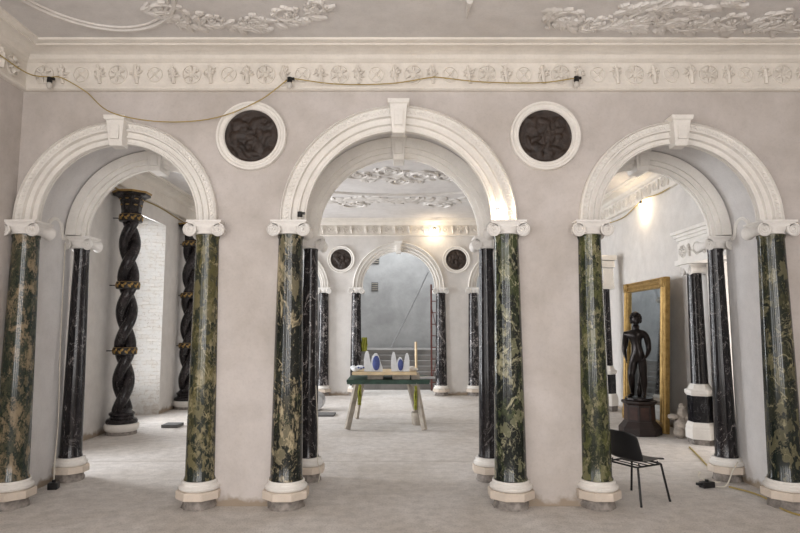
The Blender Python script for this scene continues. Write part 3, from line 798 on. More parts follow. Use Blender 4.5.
# ------------------------------------------------------------------ twisted columns
M_tw = marble('twisted_black_marble', 21.0, (0.012, 0.010, 0.011), (0.035, 0.028, 0.030), (0.34, 0.31, 0.30), 0.56, 0.70, 0.15, 1.6, 0.6, patch=False)
M_band = plain('black_band', (0.015, 0.012, 0.010), 0.4, bmp=0)
def twisted(x, y, z0, label, seed):
    t = thing('twisted_column', label, 'column', (x, y, 0), seed * 0.35, 'twisted black columns by the embrasures')
    bm = NB(); h0, h1, n = 0.42, 4.02, 150
    for k in (0, 1):
        tube(bm, [(0.088 * math.cos(2 * PI * i / n * (h1 - h0) / 1.27 + k * PI + 0.9 + seed), 0.088 * math.sin(2 * PI * i / n * (h1 - h0) / 1.27 + k * PI + 0.9 + seed), h0 + (h1 - h0) * i / n) for i in range(n + 1)], 0.104, 18)
    obj('shaft', bm, M_tw, t, True, angle=60)
    bm = NB(); lathe(bm, [(0.27, 0.20), (0.275, 0.23), (0.255, 0.27), (0.21, 0.29), (0.20, 0.32), (0.225, 0.35), (0.225, 0.38), (0.19, 0.40), (0.15, 0.44), (0.14, 0.47)], 32); obj('black_base', bm, M_tw, t, True, angle=35)
    bm = NB(); lathe(bm, [(0.26, 0.06), (0.29, 0.09), (0.30, 0.14), (0.29, 0.19), (0.25, 0.20)], 32); obj('stone_base', bm, M_white, t, True, angle=35)
    bm = NB(); lathe(bm, [(0.27, 0.0), (0.26, 0.06)], 18); obj('footing', bm, M_block, t, True)
    for bz in (0.44 + 1.06 - 0.0, 2.71, 3.98):
        bm = NB(); lathe(bm, [(0.19, bz - 0.07), (0.205, bz - 0.065), (0.205, bz + 0.065), (0.19, bz + 0.07)], 32)
        band = obj('band', bm, M_band, t, True, angle=35)
        bm = NB()
        for k in range(11):
            a = 2 * PI * k / 11 + 0.2
            for s in (-1, 1):
                bmesh.ops.create_uvsphere(bm, u_segments=7, v_segments=5, radius=1.0, matrix=Matrix.Rotation(a + s * 0.10, 4, 'Z') @ Matrix.Translation((0.206, 0, bz + s * 0.018)) @ Matrix.Rotation(s * 0.8, 4, 'X') @ Matrix.Diagonal((0.012, 0.040, 0.021, 1)))
        tube(bm, [(0.205 * math.cos(2 * PI * k / 32), 0.205 * math.sin(2 * PI * k / 32), bz + 0.062) for k in range(32)], 0.004, 4, True)
        obj('gilded_leaves', bm, M_gold, band, True)
        bm = NB(); tube(bm, [(0, 0, bz), (-0.33, -0.05, bz)], 0.010, 6); obj('iron_pin', bm, M_steel_blk, band).rotation_euler = (0, 0, -seed * 0.35)
    # flared octagonal capital with gilt edge
    bm = NB(); lathe(bm, [(0.17, 4.05), (0.18, 4.09), (0.175, 4.11), (0.185, 4.20), (0.20, 4.24), (0.195, 4.26), (0.21, 4.33), (0.26, 4.38), (0.33, 4.40), (0.33, 4.44), (0.30, 4.45)], 8, Matrix.Rotation(PI / 8, 4, 'Z')); obj('capital', bm, M_tw, t)
    bm = NB(); lathe(bm, [(0.32, 4.44), (0.345, 4.445), (0.35, 4.475), (0.32, 4.48)], 8, Matrix.Rotation(PI / 8, 4, 'Z'))
    for k in range(8):
        a = 2 * PI * k / 8
        for z in (4.22, 4.33):
            bmesh.ops.create_uvsphere(bm, u_segments=7, v_segments=5, radius=1.0, matrix=Matrix.Rotation(a, 4, 'Z') @ Matrix.Translation((0.19 if z < 4.3 else 0.215, 0, z)) @ Matrix.Diagonal((0.012, 0.04, 0.014, 1)))
    obj('gilt_edge', bm, M_gold, t)
twisted(-5.06, 11.2, 0, 'twisted black marble column with gilded bands, nearer one, left of the brick reveal', 0)
twisted(-5.12, 14.7, 0, 'twisted black marble column with gilded bands, farther one, beside the olive column', 1)

# ------------------------------------------------------------------ right side: door surrounds
M_doorc = blackm('door_column_marble', 31.0, 0.3, 0.66)
def pedestal(t, x, y, z0, z1, k):
    # hexagonal pedestal: rubble, white plinth, black die, white cap
    H = Matrix.Translation((x, y, 0)) @ Matrix.Rotation(PI / 6, 4, 'Z')
    hgt = z1 - z0
    bm = NB(); lathe(bm, [(0.27 * k, 0.0), (0.28 * k, z0)], 6, H); obj('footing', bm, M_block, t)
    bm = NB(); lathe(bm, [(0.31 * k, z0), (0.31 * k, z0 + 0.17 * hgt), (0.30 * k, z0 + 0.18 * hgt), (0.30 * k, z0 + 0.22 * hgt), (0.26 * k, z0 + 0.30 * hgt)], 6, H); obj('plinth', bm, M_white, t)
    bm = NB(); lathe(bm, [(0.25 * k, z0 + 0.30 * hgt), (0.25 * k, z0 + 0.78 * hgt)], 6, H); obj('black_die', bm, M_blackpanel, t)
    bm = NB(); lathe(bm, [(0.26 * k, z0 + 0.78 * hgt), (0.29 * k, z0 + 0.82 * hgt), (0.30 * k, z0 + 0.88 * hgt), (0.24 * k, z0 + 0.90 * hgt), (0.20 * k, z0 + 0.96 * hgt), (0.17 * k, z1)], 6, H); obj('cap_moulding', bm, M_white, t)
t = thing('door_surround', 'white doorcase on right wall with short black column on a pedestal', 'doorcase', (0, 0, 0))
for y, in ((10.27,), (8.34,)):
    pedestal(t, 5.08, y, 0.09, 0.99, 0.82)
    bm = NB(); lathe(bm, [(0.14, 0.99), (0.135, 1.03), (0.128, 1.8), (0.115, 2.86)], 32, Matrix.Translation((5.08, y, 0))); obj('shaft', bm, M_doorc, t, True)
    bm = capital_mesh(); bmesh.ops.scale(bm, vec=(0.85, 0.85, 1.0), verts=bm.verts[:]); bmesh.ops.rotate(bm, matrix=Matrix.Rotation(PI / 2, 3, 'Z'), verts=bm.verts[:]); bmesh.ops.translate(bm, vec=(5.08, y, -0.10), verts=bm.verts[:]); obj('capital', bm, M_cap, t, True, angle=35)
bm = NB()
box(bm, (5.05, 9.35, 3.05), (0.32, 2.45, 0.09)); box(bm, (5.07, 9.35, 3.24), (0.26, 2.38, 0.30)); obj('architrave', bm, M_white, t, bevel=0.006)
bm = NB()
for i, (d, z, l) in enumerate(((0.34, 3.42, 2.44), (0.37, 3.47, 2.5), (0.40, 3.525, 2.58), (0.44, 3.58, 2.66))): box(bm, (R2 - d / 2 + 0.0, 9.35, z), (d, l, 0.06))
obj('cornice', bm, M_white, t, bevel=0.008)
bm = NB()
for k in range(9): ornament(bm, k if k % 2 else 'star', Matrix.Translation((4.935, 8.35 + k * 0.25, 3.24)) @ Matrix.Rotation(-PI / 2, 4, 'Z'))
obj('frieze_ornament', bm, M_white, t, True)
bm = NB()
for y in (8.68, 10.02): box(bm, (5.26, y, 1.5), (0.12, 0.14, 3.0))
obj('architrave_jamb', bm, M_white, t, bevel=0.01)

t = thing('wall_column', 'distant half-hidden black column with tall white capital block, left of the gilt mirror', 'column', (0, 0, 0))
pedestal(t, 4.92, 14.3, 0.13, 1.05, 0.72)
bm = NB(); lathe(bm, [(0.13, 1.05), (0.12, 1.8), (0.11, 2.84)], 28, Matrix.Translation((4.92, 14.3, 0))); obj('shaft', bm, M_doorc, t, True)
bm = NB(); box(bm, (4.95, 14.3, 2.9), (0.32, 0.30, 0.12)); box(bm, (4.97, 14.3, 3.15), (0.26, 0.25, 0.4)); box(bm, (4.95, 14.3, 3.43), (0.34, 0.34, 0.16)); box(bm, (4.95, 14.3, 3.58), (0.42, 0.42, 0.12)); obj('capital_block', bm, M_white, t, bevel=0.015)

# broken carved stone on the floor
rnd2 = random.Random(3)
bm = NB()
for c, s in (((0, 0, 0.18), (0.13, 0.12, 0.19)), ((0.03, 0.02, 0.40), (0.10, 0.09, 0.14)), ((-0.14, 0, 0.36), (0.11, 0.06, 0.045)), ((0.09, -0.03, 0.30), (0.07, 0.08, 0.12)), ((-0.06, -0.06, 0.10), (0.11, 0.1, 0.10)), ((0.02, 0, 0.54), (0.06, 0.05, 0.05))):
    sphere(bm, c, s, 12, 8)
for v in bm.verts: v.co += Vector((rnd2.uniform(-1, 1), rnd2.uniform(-1, 1), rnd2.uniform(-1, 1))) * 0.014; v.co.z = max(0.0, v.co.z)
o = obj('stone_fragment', bm, M_dirty, None, True, angle=50, loc=(5.00, 10.82, 0)); tag(o, 'broken carved stone fragment on floor between mirror and doorcase', 'stone fragment')

# ------------------------------------------------------------------ gilt mirror
t = thing('mirror', 'tall gilt-framed mirror leaning on the right wall', 'mirror', (4.83, 12.14, 0), 0)
tilt = math.atan2(0.14, 2.86)
TM = Matrix.Rotation(tilt, 4, 'Y')
W, Hh, fw, fd = 2.02, 2.88, 0.20, 0.09
bm = NB()
for sgn in (-1, 1): box(bm, (0.045, sgn * (W / 2 - fw / 2), Hh / 2), (fd, fw, Hh), M=TM)
for z in (fw / 2, Hh - fw / 2): box(bm, (0.045, 0, z), (fd, W - 2 * fw, fw), M=TM)
obj('gilt_frame', bm, M_gold, t, bevel=0.012)
bm = NB()
for sgn in (-1, 1):
    for off, r in ((0.025, 0.022), (fw - 0.02, 0.018), (fw * 0.5, 0.034)):
        y = sgn * (W / 2 - off); a = TM @ Vector((0.0, y, off)); b = TM @ Vector((0.0, y, Hh - off)); tube(bm, [a, b], r, 8)
for off, r in ((0.025, 0.022), (fw - 0.02, 0.018), (fw * 0.5, 0.034)):
    for z in (off, Hh - off): tube(bm, [TM @ Vector((0.0, -W / 2 + off, z)), TM @ Vector((0.0, W / 2 - off, z))], r, 8)
obj('frame_moulding', bm, M_gold, t, True)
for sy in (-1, 1):
    for z in (fw / 2, Hh - fw / 2):
        bm = NB()
        p = TM @ Vector((-0.01, sy * (W / 2 - fw / 2), z)); box(bm, p, (0.05, fw * 0.92, fw * 0.92))
        sphere(bm, p + Vector((-0.03, 0, 0)), (0.02, 0.07, 0.07), 12, 8)
        obj('corner_block', bm, M_gold, t, bevel=0.008)
bm = NB(); box(bm, (0.04, 0, Hh / 2), (0.012, W - 2 * fw + 0.02, Hh - 2 * fw + 0.02), M=TM); obj('mirror_glass', bm, M_mirror, t)

# ------------------------------------------------------------------ bronze statue and its pedestal
t = thing('pedestal', 'dark red-brown octagonal pedestal under the bronze statue', 'pedestal', (4.41, 11.2, 0), 0)
O8 = Matrix.Rotation(PI / 8, 4, 'Z')
bm = NB(); lathe(bm, [(0.372, 0.0), (0.372, 0.12), (0.36, 0.14), (0.34, 0.16), (0.30, 0.21), (0.28, 0.24)], 8, O8); obj('base_moulding', bm, M_pedwood, t, bevel=0.006)
bm = NB(); lathe(bm, [(0.27, 0.24), (0.265, 0.53)], 8, O8); die = obj('die', bm, M_pedwood, t)
bm = NB()
for k in range(8):
    a = 2 * PI * k / 8; box(bm, (0.245, 0, 0.385), (0.014, 0.15, 0.22), M=Matrix.Rotation(a, 4, 'Z'))
obj('panel', bm, M_redp, die, bevel=0.004)
bm = NB(); lathe(bm, [(0.27, 0.53), (0.29, 0.55), (0.31, 0.565), (0.31, 0.60), (0.28, 0.61)], 8, O8); obj('top_moulding', bm, M_pedwood, t, bevel=0.004)

def figure(joints, edges, root):
    me = bpy.data.meshes.new('body'); me.from_pydata([j[0] for j in joints], edges, []); o = bpy.data.objects.new('body', me); COL.objects.link(o)
    sk = o.modifiers.new('skin', 'SKIN'); sk.use_smooth_shade = True; sk.branch_smoothing = 0.4
    for i, j in enumerate(joints):
        d = me.skin_vertices[0].data[i]; r = j[1]; d.radius = r if isinstance(r, tuple) else (r, r); d.use_root = (i == root)
    su = o.modifiers.new('subdivision', 'SUBSURF'); su.levels = 2; su.render_levels = 2
    return o
t = thing('statue', 'dark bronze standing nude male statue with curly hair, before the gilt mirror', 'statue', (4.40, 11.17, 0.640), math.radians(-35))
# x: figure's side, -y: front; contrapposto, right arm held back at the hip
J = [((0.02, 0.0, 0.79), (0.150, 0.110)), ((0.005, -0.01, 0.93), (0.122, 0.095)), ((-0.012, -0.005, 1.06), (0.150, 0.110)), ((-0.015, 0.0, 1.17), (0.145, 0.105)), ((-0.005, 0.0, 1.265), (0.105, 0.085)), ((0.005, -0.012, 1.36), 0.064),
     ((0.085, 0.0, 0.70), (0.100, 0.105)), ((0.095, -0.01, 0.43), (0.066, 0.070)), ((0.098, 0.025, 0.29), (0.066, 0.068)), ((0.09, 0.025, 0.09), 0.038), ((0.095, 0.02, 0.045), 0.042), ((0.11, -0.12, 0.028), (0.042, 0.024)),
     ((-0.055, 0.0, 0.69), (0.098, 0.105)), ((-0.095, -0.10, 0.43), (0.064, 0.068)), ((-0.105, -0.03, 0.29), (0.062, 0.066)), ((-0.125, 0.06, 0.09), 0.038), ((-0.125, 0.06, 0.05), 0.042), ((-0.17, -0.07, 0.028), (0.042, 0.024)),
     ((0.165, 0.0, 1.185), 0.080), ((0.200, 0.02, 0.98), 0.055), ((0.205, 0.0, 0.87), 0.048), ((0.195, -0.10, 0.78), 0.032), ((0.18, -0.14, 0.75), (0.034, 0.022)),
     ((-0.185, 0.0, 1.165), 0.080), ((-0.225, 0.07, 0.97), 0.056), ((-0.245, 0.06, 0.87), 0.048), ((-0.205, 0.0, 0.74), 0.031), ((-0.19, -0.02, 0.70), (0.024, 0.034))]
E_ = [(0, 1), (1, 2), (2, 3), (3, 4), (4, 5), (0, 6), (6, 7), (7, 8), (8, 9), (9, 10), (10, 11), (0, 12), (12, 13), (13, 14), (14, 15), (15, 16), (16, 17), (3, 18), (18, 19), (19, 20), (20, 21), (21, 22), (3, 23), (23, 24), (24, 25), (25, 26), (26, 27)]
def fingers(idx, base, dirv, side, spread):
    # four fingers of unequal length and a thumb leaving the side of the palm
    for k, (l, o_) in enumerate(((0.050, -1.5), (0.058, -0.5), (0.054, 0.5), (0.042, 1.5))):
        p0 = base + side * (o_ * 0.011); n0 = len(J)
        J.append((tuple(p0 + dirv * 0.030), 0.0075)); E_.append((idx, n0))
        J.append((tuple(p0 + dirv * (0.030 + l * 0.55) + spread * 0.006), 0.007)); E_.append((n0, n0 + 1))
        J.append((tuple(p0 + dirv * (0.030 + l * 0.9) + spread * 0.022), 0.006)); E_.append((n0 + 1, n0 + 2))
    n0 = len(J); J.append((tuple(base + side * -0.030 - dirv * 0.0 + spread * 0.012), 0.009)); E_.append((idx, n0))
    J.append((tuple(base + side * -0.036 + dirv * 0.035 + spread * 0.022), 0.007)); E_.append((n0, n0 + 1))
fingers(22, Vector((0.18, -0.14, 0.75)), Vector((-0.7, -0.45, -0.55)).normalized(), Vector((0.5, -0.85, 0.1)).normalized(), Vector((-0.3, 0.4, -0.6)))
fingers(27, Vector((-0.19, -0.02, 0.70)), Vector((0.05, -0.25, -0.96)).normalized(), Vector((0, 0.96, -0.25)).normalized(), Vector((0.9, 0.0, 0)))
b = figure(J, E_, 0); b.parent = t; b.data.materials.append(M_bronze)
# head as its own sculpted surface joined to the neck
bm = NB(); sphere(bm, (0, 0, 0), (0.084, 0.102, 0.118), 24, 18)
for v in bm.verts:
    x, y, z = v.co
    if z < -0.02: v.co.x *= 1 - 0.35 * min(1, (-z - 0.02) / 0.09); v.co.y *= 1 - 0.12 * min(1, (-z) / 0.1)
    if y < -0.05:
        if abs(x) < 0.018 and -0.045 < z < 0.015: v.co.y -= 0.022 * (1 - abs(z + 0.03) / 0.05 if abs(z + 0.03) < 0.05 else 0) + 0.004
        if 0.0 < z < 0.03 and 0.015 < abs(x) < 0.05: v.co.y += 0.012
sphere(bm, (0, -0.083, -0.062), (0.024, 0.012, 0.007), 8, 6); sphere(bm, (0, -0.080, -0.074), (0.019, 0.012, 0.007), 8, 6)
for s in (-1, 1):
    sphere(bm, (s * 0.030, -0.080, 0.010), (0.014, 0.010, 0.008), 8, 6); sphere(bm, (s * 0.080, 0.01, -0.01), (0.010, 0.02, 0.030), 8, 6)
hd = obj('head', bm, M_bronze, t, True, angle=80, loc=(0.005, -0.02, 1.43)); hd.rotation_euler = (math.radians(10), 0, math.radians(20))
bm = NB(); rnd3 = random.Random(9)
for i in range(190):
    a = rnd3.uniform(0, 2 * PI); el = rnd3.uniform(-0.55, PI / 2); d = Vector((math.cos(a) * math.cos(el), math.sin(a) * math.cos(el), math.sin(el)))
    if d.y < -0.25 and d.z < 0.50: continue
    sphere(bm, (d.x * 0.088, d.y * 0.105 + 0.012, d.z * 0.116 + 0.010), rnd3.uniform(0.020, 0.030), 7, 5)
obj('hair', bm, M_bronze, hd, True, angle=80)
bm = NB(); lathe(bm, [(0.255, -0.018), (0.25, 0.018)], 12); sphere(bm, (-0.02, 0.14, 0.12), (0.05, 0.05, 0.15), 10, 8); sphere(bm, (0.0, 0.15, 0.3), (0.04, 0.04, 0.13), 10, 8); obj('statue_base', bm, M_bronze, t, True, angle=40)

# ------------------------------------------------------------------ black stacking chair
t = thing('stacking_chair', 'black plastic shell chair with thin steel legs behind the moss green column', 'chair', (2.68, 7.00, 0), math.radians(28))
# local x forward, y to the chair's left
prof = [(-0.285, 0.775), (-0.272, 0.74), (-0.245, 0.66), (-0.215, 0.57), (-0.19, 0.50), (-0.165, 0.455), (-0.12, 0.430), (-0.02, 0.422), (0.10, 0.430), (0.18, 0.440), (0.215, 0.435), (0.228, 0.418)]
bm = NB(); rows = []
for i, (x, z) in enumerate(prof):
    f = i / (len(prof) - 1); hw = 0.222 if i > 4 else 0.238; row = []
    if i == 0: hw = 0.19
    for k in range(11):
        s = -1 + 2 * k / 10
        if i <= 5: row.append(bm.verts.new((x + 0.050 * s * s * (1 if i < 5 else .6), s * hw, z - (0.02 * s ** 4 if i == 0 else 0))))
        else: row.append(bm.verts.new((x, s * hw, z + 0.022 * s * s)))
    rows.append(row)
for a, b_ in zip(rows, rows[1:]):
    for k in range(10): bm.faces.new((a[k], a[k + 1], b_[k + 1], b_[k]))
sh = obj('seat_shell', bm, M_black, t, True, angle=80); md = sh.modifiers.new('thickness', 'SOLIDIFY'); md.thickness = 0.012; md2 = sh.modifiers.new('smooth', 'SUBSURF'); md2.levels = 1; md2.render_levels = 1
bm = NB(); tube(bm, [(-0.19, -0.20, 0.398), (0.185, -0.20, 0.398), (0.20, -0.185, 0.398), (0.20, 0.185, 0.398), (0.185, 0.20, 0.398), (-0.19, 0.20, 0.398), (-0.20, 0.185, 0.398), (-0.20, -0.185, 0.398)], 0.0105, 8, True)
for x in (-0.1, 0.0, 0.1): tube(bm, [(x, -0.20, 0.398), (x, 0.20, 0.398)], 0.006, 6)
for x in (-0.15, 0.15):
    for y in (-0.2, 0.2): tube(bm, [(x, y, 0.395), (x, y * 0.9, 0.43)], 0.008, 6)
obj('seat_frame', bm, M_steel_blk, t, True)
for sx in (-1, 1):
    for sy in (-1, 1):
        bm = NB(); tube(bm, [(sx * 0.185, sy * 0.20, 0.40), (sx * 0.228, sy * 0.262, 0.012)], 0.0125, 8)
        l = obj('leg', bm, M_steel_blk, t, True)
        bm = NB(); lathe(bm, [(0.013, 0.0), (0.014, 0.022)], 10, Matrix.Translation((sx * 0.229, sy * 0.264, 0))); obj('foot_cap', bm, M_black, l, True)

# ------------------------------------------------------------------ trestle workbench in the far hall
t = thing('trestle_table', 'weathered timber trestle bench with green painted top, far behind the middle arch', 'table', (0, 0, 0))
bm = NB(); box(bm, (-0.20, 12.30, 0.905), (1.60, 1.2, 0.045)); obj('tabletop', bm, M_greenp, t, bevel=0.004)
bm = NB(); box(bm, (-0.20, 11.72, 0.8825), (1.58, 0.05, 0.075)); obj('front_rail', bm, M_greenp, t, bevel=0.004)
def stick(bm, a, b_, w, d=None):
    a, b_ = Vector(a), Vector(b_); v = b_ - a; L = v.length; q = v.to_track_quat('Z', 'X').to_matrix().to_4x4()
    box(bm, (0, 0, L / 2), (w, d or w, L), M=Matrix.Translation(a) @ q)
for (a, b_) in (((-0.97, 11.60, 0.012), (-0.79, 11.76, 0.88)), ((0.49, 11.55, 0.012), (0.33, 11.76, 0.88)), ((0.42, 12.65, 0.012), (0.20, 12.5, 0.88)), ((-0.90, 13.05, 0.012), (-0.76, 12.85, 0.88))):
    bm = NB(); stick(bm, a, b_, 0.11, 0.06); obj('leg', bm, M_old, t, bevel=0.004)
bm = NB(); stick(bm, (-0.86, 11.75, 0.80), (-0.80, 12.9, 0.80), 0.05, 0.09); obj('cross_rail', bm, M_old, t, bevel=0.004)
bm = NB(); stick(bm, (0.36, 11.75, 0.80), (0.26, 12.6, 0.80), 0.05, 0.09); obj('cross_rail', bm, M_old, t, bevel=0.004)
bm = NB(); box(bm, (-0.27, 12.15, 1.048), (1.24, 0.98, 0.055))
o = tag(obj('timber_board', bm, M_pine, bevel=0.004), 'pale timber board laid on top of the green trestle bench', 'board')
for x, w_ in ((-0.45, 0.30), (0.05, 0.34), (0.33, 0.16)):
    bm = NB(); box(bm, (x, 12.1, 0.974), (w_, 0.6, 0.092)); tag(obj('packing_block', bm, M_old, bevel=0.004), {-0.45: 'left weathered packing block between green bench and pale board', 0.05: 'middle weathered packing block between green bench and pale board', 0.33: 'right weathered packing block between green bench and pale board'}[x], 'block')
bm = NB(); box(bm, (0.57, 12.05, 0.9435), (0.30, 0.22, 0.03)); tag(obj('plank', bm, M_pole, bevel=0.003, loc=None), 'short grey plank sticking out at the right of the green bench', 'plank')
# curved white and blue casts standing on the board
def cast(x, y, h, w, hand, label, blue=True):
    t = thing('plaster_mould', label, 'mould', (x, y, 1.0755), 0, 'white and blue moulds on the bench')
    bm = NB(); out = []
    pts = [(-0.46, 0), (-0.52, 0.30), (-0.50, 0.60), (-0.40, 0.84), (-0.20, 1.0), (0.02, 0.97), (0.16, 0.80), (0.30, 0.52), (0.48, 0.22), (0.5, 0)]
    a = [bm.verts.new((px * w * hand, -0.035 - 0.02 * pz, pz * h)) for px, pz in pts]; c = [bm.verts.new((px * w * hand, 0.05, pz * h)) for px, pz in pts]
    n = len(pts)
    for i in range(n): bm.faces.new((a[i], a[(i + 1) % n], c[(i + 1) % n], c[i]))
    f1 = bm.faces.new(a); f2 = bm.faces.new(list(reversed(c)))
    bmesh.ops.triangulate(bm, faces=[f1, f2])
    obj('white_shell', bm, M_mwhite, t, bevel=0.008)
    if blue:
        bm = NB(); sphere(bm, (-0.06 * w * hand, -0.060, h * 0.46), (w * 0.34, 0.03, h * 0.40), 14, 10); obj('blue_lining', bm, M_mblue, t, True)
cast(-0.60, 11.90, 0.40, 0.15, 1, 'tall plain white curved mould, leftmost of the upright ones on the bench', False)
cast(-0.42, 11.86, 0.36, 0.22, 1, 'white mould with large blue face, second upright from left on the bench')
cast(-0.08, 11.92, 0.38, 0.13, 1, 'narrow plain white mould, third upright from left on the bench', False)
cast(0.05, 11.90, 0.28, 0.16, 1, 'short mould with blue face between two white ones on the bench')
cast(0.15, 11.88, 0.36, 0.13, -1, 'slim plain white mould, rightmost of the upright ones on the bench', False)
bm = NB(); rnd4 = random.Random(8)
for k in range(9):
    sphere(bm, (rnd4.uniform(-0.13, 0.13), rnd4.uniform(-0.1, 0.1), rnd4.uniform(0.03, 0.09)), (rnd4.uniform(0.05, 0.1), 0.07, rnd4.uniform(0.02, 0.05)), 8, 6)
for v in bm.verts: v.co += Vector((rnd4.uniform(-1, 1), rnd4.uniform(-1, 1), rnd4.uniform(-1, 1))) * 0.008; v.co.z = max(0, v.co.z)
t = thing('plastic_bag', 'crumpled white bag with blue marks at the left end of the bench', 'bag', (-0.78, 11.95, 1.0755))
obj('bag_body', bm, M_mwhite, t)
bm = NB()
for k in range(4): sphere(bm, (-0.05 + 0.05 * k, -0.11 + 0.01 * k, 0.06 + 0.015 * (k % 2)), (0.022, 0.02, 0.016), 7, 5)
obj('blue_print', bm, M_mblue, t)
bm = NB(); sphere(bm, (0, 0, 0.05), (0.07, 0.07, 0.05), 10, 8); sphere(bm, (0.06, 0.0, 0.035), (0.06, 0.05, 0.035), 10, 8); tag(obj('clay_lump', bm, M_cornice, None, True, loc=(0.27, 11.98, 1.0755)), 'cream clay lump at the right end of the bench board', 'clay lump')
bm = NB(); stick(bm, (0.36, 12.35, 1.076), (0.355, 12.36, 1.64), 0.05, 0.03); tag(obj('timber_batten', bm, M_pine), 'upright pale timber batten standing at right of the bench', 'batten')
# yellow cloths
def cloth(name, loc, w, h, label, m, seed):
    bm = NB(); r_ = random.Random(seed); nx, nz = 8, 10; g = []
    for i in range(nz + 1):
        row = []
        for j in range(nx + 1):
            row.append(bm.verts.new(((j / nx - 0.5) * w * (1 - 0.3 * abs(i / nz - 0.5)) + r_.uniform(-.006, .006), 0.03 * math.sin(j * 1.9 + i * 0.3) + r_.uniform(-.006, .006), -i / nz * h + r_.uniform(-.01, .01) * (1 if i else 0))))
        g.append(row)
    for a, b_ in zip(g, g[1:]):
        for k in range(nx): bm.faces.new((a[k], a[k + 1], b_[k + 1], b_[k]))
    o = obj(name, bm, m, None, True, loc=loc, angle=70); o.modifiers.new('thickness', 'SOLIDIFY').thickness = 0.012
    return tag(o, label, 'cloth')
cloth('work_jacket', (-0.99, 17.55, 1.66), 0.18, 0.40, 'yellow safety jacket hanging beside the far column left of the stair hall', M_hivis, 1)
cloth('yellow_rag', (-0.74, 11.67, 0.84), 0.06, 0.38, 'yellow rag hanging from the bench front at left', M_hivis, 2)
cloth('yellow_rag', (0.33, 11.67, 0.82), 0.05, 0.45, 'yellow rag trailing down the right front leg of the bench', M_hivis, 3)
bm = NB(); lathe(bm, [(0.10, 0.0), (0.115, 0.02), (0.125, 0.24), (0.12, 0.25), (0.11, 0.24), (0.10, 0.03)], 18); tag(obj('bucket', bm, M_old, None, True, loc=(0.38, 12.25, 0)), 'grey yellow-stained bucket on floor under the bench at right', 'bucket')

# ------------------------------------------------------------------ things on the floors
bm = NB(); box(bm, (0, 0, 0.03), (0.32, 0.34, 0.06)); tag(obj('stone_slab', bm, M_boardg, bevel=0.006, loc=(-4.42, 12.0, 0)), 'flat dark grey slab on floor behind the olive column in left arch', 'slab')
t = thing('pipe_roll', 'short pale roll lying on floor behind the veined column left of middle arch', 'roll', (-1.96, 14.4, 0.212))
bm = NB(); lathe(bm, [(0.20, -0.25), (0.21, -0.24), (0.21, 0.24), (0.20, 0.25)], 28, Matrix.Rotation(PI / 2, 4, 'X')); obj('roll_body', bm, M_pole, t, True, angle=40)
bm = NB(); lathe(bm, [(0.05, -0.27), (0.07, -0.26), (0.07, 0.26), (0.05, 0.27)], 16, Matrix.Rotation(PI / 2, 4, 'X')); obj('core', bm, M_old, t, True, angle=40)
bm = NB(); box(bm, (0, 0, 0.02), (0.62, 0.45, 0.04)); tag(obj('floor_board', bm, M_boardg, loc=(-1.72, 13.55, 0)), 'dark board lying flat on floor beside the pale roll', 'board')

def cable(name, pts, r, m, label, n=8):
    bm = NB(); tube(bm, spline(pts, n), r, 6); return tag(obj(name, bm, m, None, True), label, 'cable')
cable('power_cable', [(3.98, 8.20, 0.012), (3.9, 8.0, 0.06), (3.82, 7.86, 0.03), (3.90, 7.72, 0.012), (3.98, 7.66, 0.012)], 0.009, M_wcable, 'white looped cable on floor at foot of the column right of the right arch')
cable('power_cable', [(4.18, 7.6, 0.27), (4.08, 7.55, 0.17), (3.98, 7.48, 0.05), (3.90, 7.45, 0.012), (3.80, 7.50, 0.012)], 0.008, M_wcable, 'white cable hanging over the slab of the slim right column')
cable('power_cable', [(3.98, 7.46, 0.012), (4.10, 7.2, 0.012), (4.12, 6.95, 0.012), (4.05, 6.6, 0.012), (4.10, 6.35, 0.012), (4.35, 6.2, 0.012), (4.7, 5.9, 0.012), (4.8, 5.2, 0.012)], 0.010, M_cable, 'yellow cable on floor curving around the far right column')
cable('power_cable', [(4.68, 9.9, 0.012), (4.45, 9.1, 0.012), (4.30, 8.6, 0.012), (4.22, 8.2, 0.012)], 0.012, M_cable, 'brown cable on floor running from the doorcase to the slim right column')
t = thing('cable_adaptor', 'small black plug adaptor on floor in the right arch', 'adaptor', (3.72, 7.47, 0), 0.3)
bm = NB(); box(bm, (0, 0, 0.035), (0.17, 0.09, 0.07)); obj('adaptor_body', bm, M_black, t, bevel=0.01)
bm = NB(); lathe(bm, [(0.022, 0.0), (0.022, 0.025)], 12, Matrix.Translation((0, 0, 0.07))); obj('plug', bm, M_black, t)
bm = NB(); box(bm, (-0.11, 0.0, 0.05), (0.07, 0.05, 0.03)); obj('cable_end', bm, M_black, t, bevel=0.004)
t = thing('cable_adaptor', 'small black plug box on floor at foot of the left jamb', 'adaptor', (-4.12, 7.40, 0), 0.2)
bm = NB(); box(bm, (0, 0, 0.04), (0.11, 0.11, 0.08)); obj('adaptor_body', bm, M_black, t, bevel=0.01)
bm = NB(); lathe(bm, [(0.02, 0.0), (0.02, 0.03)], 12, Matrix.Translation((0, 0, 0.08))); obj('plug', bm, M_black, t)
cable('power_cable', [(-4.12, 7.40, 0.10), (-4.15, 7.45, 0.3), (-4.22, 7.6, 0.8), (-4.275, 7.65, 1.6), (-4.29, 7.66, 2.4), (-4.295, 7.66, 3.0)], 0.007, M_wcable, 'thin pale cable climbing the left jamb beside the slim black column')
cable('power_cable', [(-1.03, 7.60, 1.2), (-1.0, 7.62, 0.6), (-1.00, 7.60, 0.3), (-0.96, 7.58, 0.16), (-0.98, 7.56, 0.02)], 0.006, M_wcable, 'thin pale cable hanging beside the slim veined column left of middle arch')

